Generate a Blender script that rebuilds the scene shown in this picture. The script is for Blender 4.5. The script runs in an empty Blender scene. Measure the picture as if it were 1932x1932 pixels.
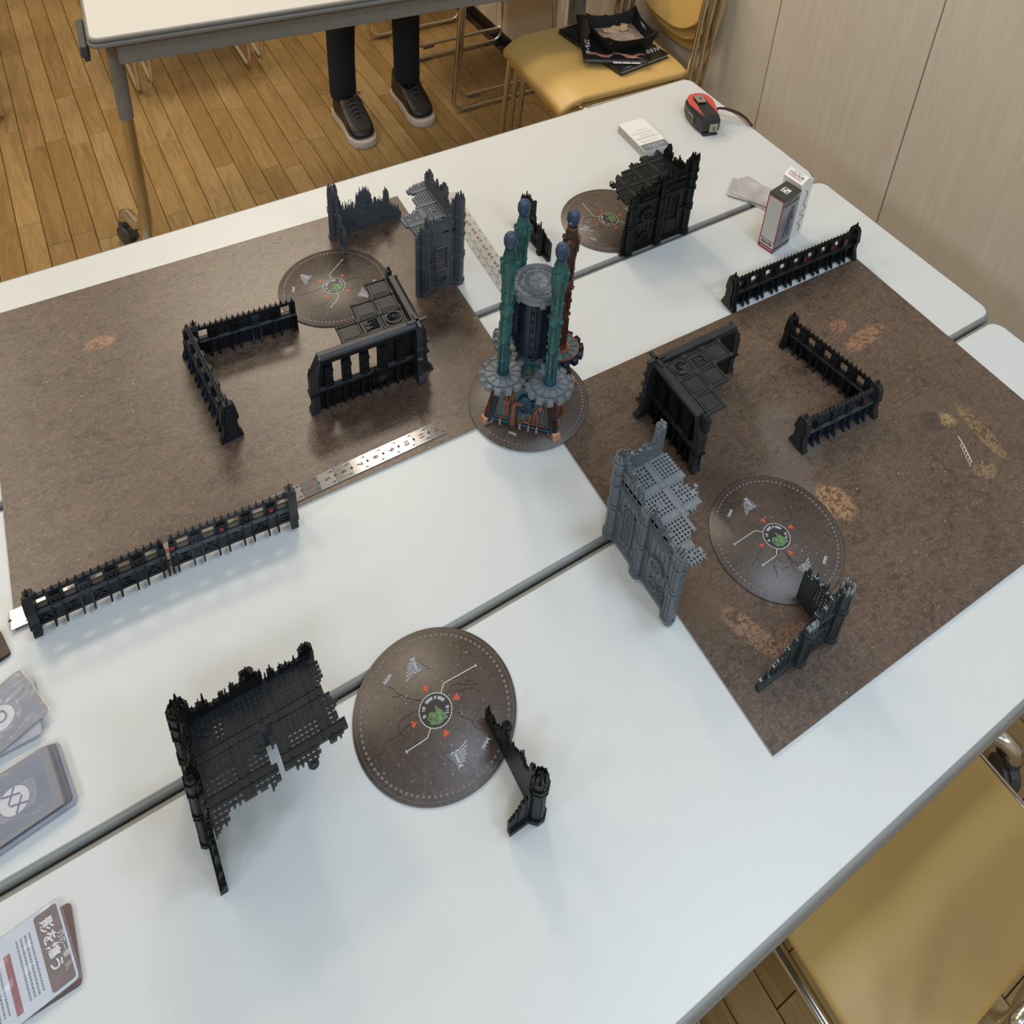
import bpy, bmesh, math, random
from mathutils import Matrix, Vector
random.seed(7)
R = math.radians
S = bpy.context.scene
COL = S.collection
PI = math.pi
# ------------------------------------------------------------------ camera
cam_d = bpy.data.cameras.new('camera'); cam = bpy.data.objects.new('camera', cam_d); COL.objects.link(cam)
cam.matrix_world = Matrix(((0.83766716, 0.21704931, -0.50120188, 0.0),
                           (-0.54038899, 0.46264014, -0.70281138, 0.0),
                           (0.07933139, 0.85956599, 0.50482951, 1.00435),
                           (0, 0, 0, 1)))
cam_d.sensor_width = 36; cam_d.lens = 1784.84 / 1932 * 36
cam_d.shift_x = (966 - 1085.03) / 1932
cam_d.shift_y = (97.6 - 966) / 1932
cam_d.clip_start = 0.02; cam_d.clip_end = 50
S.camera = cam
# ------------------------------------------------------------------ light
S.view_settings.view_transform = 'Standard'
S.view_settings.look = 'None'
S.view_settings.gamma = 1
S.view_settings.use_curve_mapping = False
S.view_settings.exposure = -0.10
w = bpy.data.worlds.new('world'); S.world = w; w.use_nodes = True
w.node_tree.nodes['Background'].inputs[0].default_value = (0.75, 0.82, 0.9, 1)
w.node_tree.nodes['Background'].inputs[1].default_value = 0.3
CEIL = 1.95; FLOOR = -0.76; XW = 1.54
def area(name, loc, sx, sy, power, color):
    d = bpy.data.lights.new(name, 'AREA'); d.shape = 'RECTANGLE'; d.size = sx; d.size_y = sy
    d.energy = power; d.color = color
    o = bpy.data.objects.new(name, d); COL.objects.link(o); o.location = loc
    return o
COOL = (0.66, 0.82, 1.0); WARM = (1.0, 0.87, 0.69)
LIGHTS = [(-1.7, -0.95, COOL, 15), (-0.4, -0.95, COOL, 15), (0.9, -0.95, COOL, 15), (-1.7, 0.2, COOL, 12), (0.9, 0.2, COOL, 10),
          (-1.7, 2.05, WARM, 9), (-0.45, 2.05, WARM, 9), (0.80, 2.05, WARM, 8), (-1.7, 3.0, WARM, 8), (-0.45, 3.0, WARM, 9), (0.70, 2.90, WARM, 24)]
for i, (x, y, c, p) in enumerate(LIGHTS):
    area('ceiling_lamp', (x, y, CEIL - 0.035), 0.19 if x == 0.80 else (0.8 if x == 0.70 else 0.5), 0.26 if x != 0.70 else 0.5, p, c)

# ------------------------------------------------------------------ materials
def lin(h):
    h = h.lstrip('#'); c = [int(h[i:i + 2], 16) / 255 for i in (0, 2, 4)]
    return tuple(x / 12.92 if x <= .04045 else ((x + .055) / 1.055) ** 2.4 for x in c) + (1,)
class NT:
    def __init__(s, name):
        s.m = bpy.data.materials.new(name); s.m.use_nodes = True; s.t = s.m.node_tree
        s.b = s.t.nodes['Principled BSDF']
    def n(s, typ, **k):
        x = s.t.nodes.new(typ)
        for a, v in k.items():
            if a.startswith('i_'):
                key = a[2:]; key = int(key) if key.isdigit() else key.replace('_', ' ')
                x.inputs[key].default_value = v
            else: setattr(x, a, v)
        return x
    def l(s, a, b): s.t.links.new(a, b)
    def mix(s, fac, a, b, mode='MIX'):
        x = s.n('ShaderNodeMix', data_type='RGBA', blend_type=mode)
        for i, v in ((0, fac), (6, a), (7, b)):
            if hasattr(v, 'is_output'): s.l(v, x.inputs[i])
            else: x.inputs[i].default_value = v
        return x.outputs[2]
    def math(s, op, a, b=0.0, c=0.0, clamp=False):
        x = s.n('ShaderNodeMath', operation=op, use_clamp=clamp)
        for i, v in ((0, a), (1, b), (2, c)):
            if hasattr(v, 'is_output'): s.l(v, x.inputs[i])
            else: x.inputs[i].default_value = v
        return x.outputs[0]
    def ramp(s, v, stops):
        x = s.n('ShaderNodeValToRGB'); e = x.color_ramp.elements
        while len(e) < len(stops): e.new(0.5)
        for el, (p, c) in zip(e, stops):
            el.position = p; el.color = c if len(c) == 4 else (c[0], c[0], c[0], 1)
        s.l(v, x.inputs[0]); return x.outputs[0]
    def bump(s, v, strength=.3, dist=.001):
        x = s.n('ShaderNodeBump', i_Strength=strength, i_Distance=dist); s.l(v, x.inputs['Height']); s.l(x.outputs[0], s.b.inputs['Normal'])
def mat(name, col, rough=.5, metal=0, noise=0, nscale=60, bump=0, coat=0, spec=.5, alpha=1, trans=0):
    t = NT(name); b = t.b
    c = lin(col) if isinstance(col, str) else col
    b.inputs['Base Color'].default_value = c; b.inputs['Roughness'].default_value = rough
    b.inputs['Metallic'].default_value = metal; b.inputs['Coat Weight'].default_value = coat
    b.inputs['Specular IOR Level'].default_value = spec
    b.inputs['Alpha'].default_value = alpha; b.inputs['Transmission Weight'].default_value = trans
    if noise or bump:
        tc = t.n('ShaderNodeTexCoord'); nz = t.n('ShaderNodeTexNoise', i_Scale=nscale, i_Detail=5.0)
        t.l(tc.outputs['Object'], nz.inputs[0])
        if noise:
            lo = tuple(x * (1 - noise) for x in c[:3]) + (1,); hi = tuple(min(1, x * (1 + noise)) for x in c[:3]) + (1,)
            t.l(t.ramp(nz.outputs[0], [(.35, lo), (.65, hi)]), b.inputs['Base Color'])
        if bump: t.bump(nz.outputs[0], bump, .0005)
    return t.m
M = {}
M['laminate'] = mat('white_laminate', '#d3d4d2', .34, nscale=400, bump=.03, noise=.01)
M['edge'] = mat('grey_edge_band', '#868480', .4, noise=.03)
M['apron'] = mat('grey_table_steel', '#86827c', .5, noise=.05)
M['chrome'] = mat('chrome', '#dcd6cc', .2, 1, noise=.05, nscale=20)
M['caster'] = mat('grey_caster_plastic', '#4c4c4e', .5, noise=.1)
M['rubber'] = mat('grey_rubber', '#6a665f', .7, noise=.1)
M['vinyl'] = mat('yellow_vinyl', '#d8b26c', .42, nscale=900, bump=.08, noise=.03)
M['black'] = mat('black_plastic', '#0f1011', .46, spec=.3, noise=.25, nscale=150, bump=.1)
M['black2'] = mat('worn_black_plastic', '#181c21', .42, spec=.35, noise=.3, nscale=150, bump=.1)
M['navy'] = mat('blue_black_paint', '#1f2a3a', .48, noise=.45, nscale=40, bump=.1)
M['slate'] = mat('dark_grey_plastic', '#24282b', .42, noise=.2, nscale=80, bump=.08)
M['gcorner'] = mat('mid_grey_plastic', '#4a4f54', .48, noise=.12, nscale=120, bump=.1)
M['grey'] = mat('light_grey_plastic', '#5f666d', .48, noise=.1, nscale=120, bump=.1)
M['greyl'] = mat('pale_grey_plastic', '#757a7f', .45, noise=.08, nscale=120)
M['drybrush'] = mat('dry_brushed_edge', '#8d9496', .5, noise=.3, nscale=300)
M['ash'] = mat('ash_grey_plastic', '#2e3538', .46, noise=.3, nscale=120, bump=.1)
M['red'] = mat('red_paint', '#8c1f2c', .5, noise=.2)
M['teal'] = mat('teal_verdigris_paint', '#2a5753', .45, noise=.4, nscale=60, bump=.15)
M['teall'] = mat('light_teal_edges', '#3b6c67', .5, noise=.3, nscale=200)
M['teald'] = mat('deep_teal_paint', '#1b4250', .42, noise=.4, nscale=50, bump=.15)
M['tealp'] = mat('pale_teal_paint', '#43625f', .5, noise=.25, nscale=60)
M['bulb'] = mat('slate_blue_paint', '#33445c', .35, noise=.2, nscale=60, bump=.05)
M['inkblue'] = mat('ink_blue_paint', '#101c30', .42, noise=.4, nscale=70, bump=.1)
M['hatch'] = mat('petrol_blue_paint', '#1b3a50', .4, noise=.4, nscale=60, bump=.1)
M['copper'] = mat('copper_paint', '#8a5745', .38, .3, noise=.25, nscale=90, bump=.1)
M['copperl'] = mat('bright_copper_paint', '#c8957c', .35, .35, noise=.15)
M['rust'] = mat('rusty_copper_paint', '#5a3226', .42, .25, noise=.5, nscale=90, bump=.2)
M['brownp'] = mat('brown_black_paint', '#43352f', .45, .1, noise=.4, nscale=60, bump=.15)
M['white'] = mat('white_print', '#d8d8d6', .5)
M['printgrey'] = mat('pale_grey_print', '#a5a5ae', .5)
M['ringgrey'] = mat('faint_ring_print', '#746c69', .45)
M['darkprint'] = mat('charcoal_print', '#2f2d2f', .4)
M['greenp'] = mat('green_screen_print', '#58784f', .45, noise=.5, nscale=400)
M['orange'] = mat('orange_red_print', '#c9522c', .5)
M['redtext'] = mat('dark_red_print', '#7f2027', .4)
M['blacktext'] = mat('black_print', '#2a2628', .4)
M['rulersteel'] = mat('clear_ruler_over_board', '#9d968f', .12, noise=.03, coat=.5)
M['rulerdark'] = mat('tinted_ruler_segment', '#77706b', .12, noise=.05, coat=.5)
M['sock'] = mat('black_sock', '#101012', .9)
M['lace'] = mat('dark_grey_laces', '#45464a', .8)
M['leather'] = mat('black_leather', '#17171a', .38, nscale=300, bump=.1, noise=.1)
M['sole'] = mat('white_rubber_sole', '#c2b6ac', .55, noise=.06)
M['trouser'] = mat('navy_wool', '#131a2c', .85, noise=.2, nscale=300, bump=.1)
M['shirt'] = mat('dark_grey_cotton', '#33363c', .9, noise=.1)
M['skin'] = mat('skin', '#b98a70', .5, noise=.05)
M['hair'] = mat('black_hair', '#15120f', .6)
M['tapered'] = mat('red_case', '#cf4a45', .42)
M['tapeblk'] = mat('black_case', '#222225', .4, noise=.1)
M['clip'] = mat('belt_clip_steel', '#a8a090', .3, .7)
M['strap'] = mat('maroon_nylon', '#35171b', .75, noise=.2, nscale=500)
M['paper'] = mat('white_card', '#ebe8e2', .45)
M['paperedge'] = mat('card_edges', '#b5b2ac', .7, noise=.1, nscale=800)
M['marble'] = mat('mottled_grey_card', '#b7b1b0', .35, noise=.14, nscale=40)
M['cardback'] = mat('slate_blue_card', '#5d6479', .22, noise=.16, nscale=30, coat=.6)
M['cardband'] = mat('brown_grey_card_border', '#6d6668', .3, noise=.1, nscale=100, coat=.6)
M['cardstone'] = mat('stone_print', '#7f7b8a', .3, coat=.5)
M['cardline'] = mat('dark_line_print', '#5b5870', .3, coat=.5)
M['cardink'] = mat('indigo_ink', '#413c73', .35)
M['oval'] = mat('pale_oval_print', '#cfcbcb', .3, coat=.4)
M['brownband'] = mat('brown_card_panel', '#6a5653', .3, noise=.08, coat=.4)
M['cardwhite'] = mat('bluish_white_card', '#c3c9d4', .28, coat=.4)
M['redband'] = mat('dull_red_print', '#8d4750', .35, coat=.4)
M['textgrey'] = mat('grey_text_print', '#6f747f', .5)
M['textgreyl'] = mat('light_grey_text', '#8e8c88', .5)
M['boxred'] = mat('box_red_border', '#96272e', .45)
M['boxgrey'] = mat('box_grey_side', '#cbc8c0', .5, noise=.03, nscale=20)
M['boxtop'] = mat('box_olive_black', '#3b3a35', .5)
M['boxsmoke'] = mat('box_smoky_print', '#8f8c92', .45, noise=.3, nscale=25)
M['boxfig'] = mat('box_figure_print', '#4c4a66', .5, noise=.3, nscale=200)
M['coverdark'] = mat('black_book_cover', '#1b1b1e', .3, noise=.3, nscale=30)
M['coverblue'] = mat('dark_blue_book_cover', '#1e2230', .28, noise=.5, nscale=25)
M['coverpink'] = mat('pink_swirl_print', '#8f6469', .3, noise=.5, nscale=60)
M['coverslate'] = mat('slate_stripe_print', '#49546a', .35, noise=.2)
M['pages'] = mat('page_block', '#8a8784', .75, noise=.15, nscale=600)
M['tray'] = mat('black_tray_leatherette', '#17171a', .6, noise=.15, nscale=200, bump=.15)
M['bag'] = mat('crinkled_clear_bag', '#a29485', .2, noise=.2, nscale=60, bump=.6, coat=.8)
M['counter'] = mat('pale_card_counters', '#c9ad93', .5, noise=.1)
M['baseboard'] = mat('black_baseboard', '#201b18', .5)
M['ceil'] = mat('ceiling_white', '#d9d9d4', .8)
M['plain'] = mat('cream_wall_paint', '#c8bea9', .7)
M['filmclear'] = mat('clear_film_edge', '#a9a9b4', .12, noise=.1, coat=1)
M['stripe'] = mat('acrylic_outline', '#8f8f8c', .3)
M['bone'] = mat('bone_print', '#cdb5ad', .5)

def acrylic():
    t = NT('clear_acrylic'); t.b.inputs['Base Color'].default_value = lin('#d6d2c9'); t.b.inputs['Roughness'].default_value = .12
    t.b.inputs['Alpha'].default_value = .5; return t.m
M['acrylic'] = acrylic()
def clearfilm():
    t = NT('clear_sleeve_film'); t.b.inputs['Base Color'].default_value = lin('#dfe4ee'); t.b.inputs['Roughness'].default_value = .08
    t.b.inputs['Alpha'].default_value = .12; t.b.inputs['Coat Weight'].default_value = 1
    tc = t.n('ShaderNodeTexCoord'); nz = t.n('ShaderNodeTexNoise', i_Scale=45.0, i_Detail=3.0, i_Distortion=1.5)
    t.l(tc.outputs['Object'], nz.inputs[0]); t.bump(nz.outputs[0], .5, .002); return t.m
M['film'] = clearfilm()

def wood_floor():
    t = NT('oak_floor'); oi = t.n('ShaderNodeObjectInfo'); g = t.n('ShaderNodeNewGeometry')
    mp = t.n('ShaderNodeMapping'); mp.inputs['Scale'].default_value = (26, 2.2, 1)
    off = t.n('ShaderNodeCombineXYZ'); t.l(t.math('MULTIPLY', oi.outputs['Random'], 40), off.inputs[0]); t.l(t.math('MULTIPLY', oi.outputs['Random'], 93), off.inputs[1])
    t.l(g.outputs['Position'], mp.inputs[0]); t.l(off.outputs[0], mp.inputs[1])
    nz = t.n('ShaderNodeTexNoise', i_Scale=2.0, i_Detail=8.0, i_Roughness=.65, i_Distortion=1.6); t.l(mp.outputs[0], nz.inputs[0])
    base = t.ramp(nz.outputs[0], [(.25, lin('#856c45')), (.5, lin('#a18558')), (.75, lin('#b3986b'))])
    hue = t.ramp(oi.outputs['Random'], [(0, lin('#e2d6c0')), (.5, lin('#fbf6ea')), (1, lin('#ffffff'))])
    c = t.mix(1.0, base, hue, 'MULTIPLY')
    fine = t.n('ShaderNodeTexNoise', i_Scale=9.0, i_Detail=6.0); mp2 = t.n('ShaderNodeMapping'); mp2.inputs['Scale'].default_value = (60, 3, 1)
    t.l(g.outputs['Position'], mp2.inputs[0]); t.l(mp2.outputs[0], fine.inputs[0])
    c = t.mix(t.math('MULTIPLY', t.ramp(fine.outputs[0], [(.55, (0,)), (.75, (1,))]), .45), c, lin('#5b4326'))
    big = t.n('ShaderNodeTexNoise', i_Scale=3.0, i_Detail=3.0); t.l(g.outputs['Position'], big.inputs[0])
    c = t.mix(t.math('MULTIPLY', t.ramp(big.outputs[0], [(.5, (0,)), (.7, (1,))]), .4), c, lin('#6e542f'))
    t.l(c, t.b.inputs['Base Color']); t.b.inputs['Roughness'].default_value = .42
    t.bump(fine.outputs[0], .15, .001); return t.m
M['oak'] = wood_floor()
def wall_wood():
    t = NT('beige_wood_grain_panel'); g = t.n('ShaderNodeNewGeometry'); oi = t.n('ShaderNodeObjectInfo')
    mp = t.n('ShaderNodeMapping'); mp.inputs['Scale'].default_value = (1, 60, 3.5); t.l(g.outputs['Position'], mp.inputs[0])
    nz = t.n('ShaderNodeTexNoise', i_Scale=1.6, i_Detail=7.0, i_Roughness=.7); t.l(mp.outputs[0], nz.inputs[0])
    c = t.ramp(nz.outputs[0], [(.3, lin('#d0c4b2')), (.7, lin('#dfd6c6'))])
    mp2 = t.n('ShaderNodeMapping'); mp2.inputs['Scale'].default_value = (1, 3, .7); t.l(g.outputs['Position'], mp2.inputs[0])
    n2 = t.n('ShaderNodeTexNoise', i_Scale=3.0, i_Detail=2.0); t.l(mp2.outputs[0], n2.inputs[0])
    c = t.mix(t.math('MULTIPLY', n2.outputs[0], .35), c, lin('#d6c9b6'))
    t.l(c, t.b.inputs['Base Color']); t.b.inputs['Roughness'].default_value = .5; return t.m
M['wallpanel'] = wall_wood()
def board(name, c1, c2, c3, patches, rough=.33, fib=1.0):
    """printed wasteland art: brown ground with fine pale fibres, streaks and the rock patches where the print has them"""
    t = NT(name); g = t.n('ShaderNodeNewGeometry'); P = g.outputs['Position']
    def noise(scale, det, dist=0.0, rg=.5, vec=None):
        x = t.n('ShaderNodeTexNoise', i_Scale=float(scale), i_Detail=float(det), i_Distortion=float(dist), i_Roughness=rg); t.l(vec or P, x.inputs[0]); return x
    def ridge(x, wd): return t.ramp(t.math('ABSOLUTE', t.math('SUBTRACT', x.outputs[0], .5)), [(0, (1,)), (wd, (0,))])
    big = noise(6, 4, .6)
    c = t.ramp(big.outputs[0], [(.3, lin(c1)), (.5, lin(c2)), (.72, lin(c3))])
    med = noise(50, 8, 1.4, .8); wv = noise(12, 5, 3.0)
    mp = t.n('ShaderNodeMapping'); mp.inputs['Rotation'].default_value = (0, 0, .5); mp.inputs['Scale'].default_value = (1, 2.6, 1); t.l(P, mp.inputs[0])
    st = noise(24, 6, 1.6, .6, mp.outputs[0])
    c = t.mix(t.math('MULTIPLY', t.ramp(med.outputs[0], [(.42, (0,)), (.58, (1,))]), .35 * fib), c, lin('#6b564a'))
    c = t.mix(t.math('MULTIPLY', t.ramp(st.outputs[0], [(.52, (0,)), (.6, (1,))]), .30 * fib), c, lin('#2c221c'))
    c = t.mix(t.math('MULTIPLY', ridge(st, .016), .5 * fib), c, lin('#8c6f58'))
    c = t.mix(t.math('MULTIPLY', ridge(med, .018), .45 * fib), c, lin('#8f735d'))
    fine = noise(130, 5, 1.2, .75)
    c = t.mix(t.math('MULTIPLY', ridge(fine, .03), .34 * fib), c, lin('#8e7461'))
    c = t.mix(t.math('MULTIPLY', ridge(wv, .008), .4 * fib), c, lin('#8b6f58'))
    gr = noise(420, 2)
    c = t.mix(t.math('MULTIPLY', t.ramp(gr.outputs[0], [(.66, (0,)), (.72, (1,))]), .5), c, lin('#b5967c'))
    peb = t.n('ShaderNodeTexVoronoi', i_Scale=48.0); t.l(P, peb.inputs[0])
    c = t.mix(t.math('MULTIPLY', t.ramp(peb.outputs[0], [(.035, (1,)), (.05, (0,))]), .8 * fib), c, lin('#c0a58e'))
    for (x, y, rx, ry, ang, ca, cb, kind) in patches:
        mp = t.n('ShaderNodeMapping', vector_type='TEXTURE'); mp.inputs['Location'].default_value = (x, y, 0)
        mp.inputs['Rotation'].default_value = (0, 0, R(ang)); mp.inputs['Scale'].default_value = (rx, ry, 1)
        dn = t.n('ShaderNodeVectorMath', operation='MULTIPLY_ADD'); dn.inputs[1].default_value = (.018, .018, 0); t.l(med.outputs['Color'], dn.inputs[0])
        sh = t.n('ShaderNodeVectorMath', operation='SUBTRACT'); sh.inputs[1].default_value = (.009, .009, 0)
        t.l(P, dn.inputs[2]); t.l(dn.outputs[0], sh.inputs[0]); t.l(sh.outputs[0], mp.inputs[0])
        sp = t.n('ShaderNodeSeparateXYZ'); t.l(mp.outputs[0], sp.inputs[0])
        d = t.math('ADD', t.math('POWER', sp.outputs[0], 2), t.math('POWER', sp.outputs[1], 2))
        m = t.ramp(d, [(.6, (1,)), (1.15, (0,))])
        if kind == 'rock':
            rn = noise(80, 7, 1.0, .8)
            rc = t.mix(ridge(rn, .05), t.mix(fine.outputs[0], lin(ca), lin('#46352b')), lin(cb)); m = t.math('MULTIPLY', m, .85)
        elif kind == 'crack':
            dv = t.n('ShaderNodeVectorMath', operation='MULTIPLY_ADD'); dv.inputs[1].default_value = (.012, .012, 0); t.l(med.outputs['Color'], dv.inputs[0]); t.l(P, dv.inputs[2])
            v2 = t.n('ShaderNodeTexVoronoi', feature='DISTANCE_TO_EDGE', i_Scale=85.0); t.l(dv.outputs[0], v2.inputs[0])
            rc = t.mix(t.math('MULTIPLY', t.ramp(v2.outputs[0], [(0, (1,)), (.06, (0,))]), t.ramp(wv.outputs[0], [(.45, (0,)), (.52, (1,))])), lin(ca), lin(cb)); m = t.math('MULTIPLY', t.ramp(d, [(.3, (1,)), (1, (0,))]), .75)
        else:
            rc = lin(ca); m = t.math('MULTIPLY', t.ramp(d, [(.0, (1,)), (1, (0,))]), .6)
        c = t.mix(m, c, rc)
    t.l(c, t.b.inputs['Base Color']); t.b.inputs['Roughness'].default_value = rough; t.b.inputs['Specular IOR Level'].default_value = .6
    t.bump(med.outputs[0], .06, .0006)
    return t.m
M['boardL'] = board('printed_board_left', '#332a26', '#3f3530', '#4b3f38',
    [(.30, .76, .10, .035, 0, '#3a2a20', '', 'dark'), (.41, .83, .05, .06, 0, '#33241b', '', 'dark'), (.015, 1.03, .022, .012, 0, '#7a4f38', '#b58b6b', 'rock')])
M['boardR'] = board('printed_board_right', '#392f29', '#463a31', '#524337',
    [(.72, .47, .045, .06, -20, '#77695f', '#4b3f38', 'crack'), (.67, .41, .04, .05, 0, '#6d6058', '#4b3f38', 'crack'),
     (.937, .538, .046, .013, 6, '#74503b', '#b98c6c', 'rock'), (.918, .572, .018, .012, 10, '#6d4a38', '#b07c62', 'rock'),
     (.705, .375, .022, .028, 20, '#6b4a33', '#c29a70', 'rock'), (.515, .315, .014, .04, 20, '#5f4434', '#b08c6c', 'rock'),
     (.55, .285, .03, .018, 0, '#553a2c', '#9c7458', 'rock'), (.925, .385, .013, .012, 0, '#5d5038', '#c0a674', 'rock'),
     (.95, .35, .012, .05, -10, '#5d4a35', '#a88c60', 'rock'), (.905, .312, .018, .014, 0, '#5a4435', '#a5886a', 'rock'),
     (.905, .395, .02, .02, 0, '#30282c', '', 'dark'), (.49, .36, .03, .04, 0, '#6b543c', '', 'dark'), (.60, .45, .05, .05, 0, '#3d3129', '', 'dark')])
M['disc'] = board('printed_disc', '#302927', '#3a3230', '#463d39', [], .40, .35)
M['disc'].node_tree.nodes['Principled BSDF'].inputs['Specular IOR Level'].default_value = .75

# ------------------------------------------------------------------ mesh helpers
class MB:
    def __init__(s): s.v = []; s.f = []; s.mi = []; s.M = Matrix.Identity(4); s.cur = 0
    def mat(s, i): s.cur = i; return s
    def at(s, m): s.M = m; return s
    def add(s, vs, fs):
        b = len(s.v); s.v += [tuple(s.M @ Vector(v)) for v in vs]; s.f += [tuple(b + i for i in f) for f in fs]; s.mi += [s.cur] * len(fs)
    def box(s, x0, x1, y0, y1, z0, z1):
        s.add([(x0, y0, z0), (x1, y0, z0), (x1, y1, z0), (x0, y1, z0), (x0, y0, z1), (x1, y0, z1), (x1, y1, z1), (x0, y1, z1)],
              [(0, 3, 2, 1), (4, 5, 6, 7), (0, 1, 5, 4), (1, 2, 6, 5), (2, 3, 7, 6), (3, 0, 4, 7)])
    def cbox(s, c, d, rz=0, ry=0, rx=0):
        o = s.M; s.M = o @ Matrix.Translation(c) @ Matrix.Rotation(rz, 4, 'Z') @ Matrix.Rotation(ry, 4, 'Y') @ Matrix.Rotation(rx, 4, 'X')
        s.box(-d[0] / 2, d[0] / 2, -d[1] / 2, d[1] / 2, -d[2] / 2, d[2] / 2); s.M = o
    def prism(s, poly, a0, a1, ax='z'):
        n = len(poly)
        def P(p, a):
            return (p[0], p[1], a) if ax == 'z' else ((p[0], a, p[1]) if ax == 'y' else (a, p[0], p[1]))
        s.add([P(p, a0) for p in poly] + [P(p, a1) for p in poly],
              [tuple(range(n))[::-1], tuple(range(n, 2 * n))] + [(i, (i + 1) % n, n + (i + 1) % n, n + i) for i in range(n)])
    def taper(s, poly0, z0, poly1, z1):
        n = len(poly0)
        s.add([(p[0], p[1], z0) for p in poly0] + [(p[0], p[1], z1) for p in poly1],
              [tuple(range(n))[::-1], tuple(range(n, 2 * n))] + [(i, (i + 1) % n, n + (i + 1) % n, n + i) for i in range(n)])
    def lathe(s, prof, n=16, cap=True, sx=1, sy=1):
        vs = []; fs = []
        for r, z in prof:
            for k in range(n): a = 2 * PI * k / n; vs.append((r * sx * math.cos(a), r * sy * math.sin(a), z))
        for i in range(len(prof) - 1):
            for k in range(n): fs.append((i * n + k, i * n + (k + 1) % n, (i + 1) * n + (k + 1) % n, (i + 1) * n + k))
        if cap: fs.append(tuple(range(n))[::-1]); fs.append(tuple((len(prof) - 1) * n + k for k in range(n)))
        s.add(vs, fs)
    def loft(s, rings, cap=True):
        n = len(rings[0]); vs = [p for r in rings for p in r]; fs = []
        for i in range(len(rings) - 1):
            for k in range(n): fs.append((i * n + k, i * n + (k + 1) % n, (i + 1) * n + (k + 1) % n, (i + 1) * n + k))
        if cap: fs.append(tuple(range(n))[::-1]); fs.append(tuple((len(rings) - 1) * n + k for k in range(n)))
        s.add(vs, fs)
    def tube(s, pts, r, n=8, closed=False):
        pts = [Vector(p) for p in pts]; rings = []; up = Vector((0, 0, 1)); prev = None
        for i, p in enumerate(pts):
            a = pts[i - 1] if i else (pts[-1] if closed else p); b = pts[(i + 1) % len(pts)] if (i < len(pts) - 1 or closed) else p
            d = (b - a).normalized()
            if prev is None:
                u = d.orthogonal().normalized()
            else:
                u = (prev - d * prev.dot(d)); u = u.normalized() if u.length > 1e-6 else d.orthogonal().normalized()
            prev = u; w_ = d.cross(u); rr = r[i] if isinstance(r, (list, tuple)) else r
            rings.append([tuple(p + (u * math.cos(2 * PI * k / n) + w_ * math.sin(2 * PI * k / n)) * rr) for k in range(n)])
        if closed: rings.append(rings[0])
        s.loft(rings, not closed)
    def ring(s, r0, r1, z0, z1, n=32, a0=0, a1=2 * PI, c=(0, 0)):
        full = abs(a1 - a0 - 2 * PI) < 1e-6; m = n if full else n + 1; vs = []
        for k in range(m):
            a = a0 + (a1 - a0) * k / n; ca, sa = math.cos(a), math.sin(a)
            for r, z in ((r0, z0), (r1, z0), (r1, z1), (r0, z1)): vs.append((c[0] + r * ca, c[1] + r * sa, z))
        fs = []
        for k in range(n):
            i = k * 4; j = ((k + 1) % m) * 4
            for q in range(4): fs.append((i + q, i + (q + 1) % 4, j + (q + 1) % 4, j + q))
        if not full: fs += [(3, 2, 1, 0), tuple((m - 1) * 4 + q for q in range(4))]
        s.add(vs, fs)
    def build(s, name, mats, parent=None, smooth=False, bevel=0, seg=2, sub=0, angle=40, loc=None):
        me = bpy.data.meshes.new(name); me.from_pydata(s.v, [], s.f); 
        bm = bmesh.new(); bm.from_mesh(me)
        bmesh.ops.recalc_face_normals(bm, faces=bm.faces); bm.to_mesh(me); bm.free()
        if not isinstance(mats, (list, tuple)): mats = [mats]
        for m in mats: me.materials.append(M[m] if isinstance(m, str) else m)
        if len(mats) > 1: me.polygons.foreach_set('material_index', s.mi)
        o = bpy.data.objects.new(name, me); COL.objects.link(o)
        if parent: o.parent = parent
        if loc: o.location = loc
        if bevel:
            b = o.modifiers.new('bevel', 'BEVEL'); b.width = bevel; b.segments = seg; b.limit_method = 'ANGLE'; b.angle_limit = R(40)
        if sub:
            m_ = o.modifiers.new('sub', 'SUBSURF'); m_.levels = sub; m_.render_levels = sub
        if smooth: me.shade_smooth() if not bevel else me.shade_smooth()
        if smooth and not sub:
            try: me.set_sharp_from_angle(angle=R(angle))
            except Exception: pass
        return o
def empty(name, loc, rz=0):
    o = bpy.data.objects.new(name, None); COL.objects.link(o); o.location = loc; o.rotation_euler = (0, 0, rz); o.empty_display_size = .02; return o
def tag(o, label=None, cat=None, group=None, kind=None):
    if label: o['label'] = label
    if cat: o['category'] = cat
    if group: o['group'] = group
    if kind: o['kind'] = kind
    return o
def thing(name, label, cat, loc, rz=0, group=None): return tag(empty(name, loc, rz), label, cat, group)
def children(o): return [c for c in bpy.data.objects if c.parent == o]
def dup(o, parent=None):
    c = o.copy(); COL.objects.link(c); c.parent = parent
    for ch in children(o): dup(ch, c)
    return c
def share(o, parent, loc, rz=0, name=None):
    c = o.copy(); COL.objects.link(c); c.parent = parent; c.location = loc; c.rotation_euler = (0, 0, rz); return c
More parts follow.
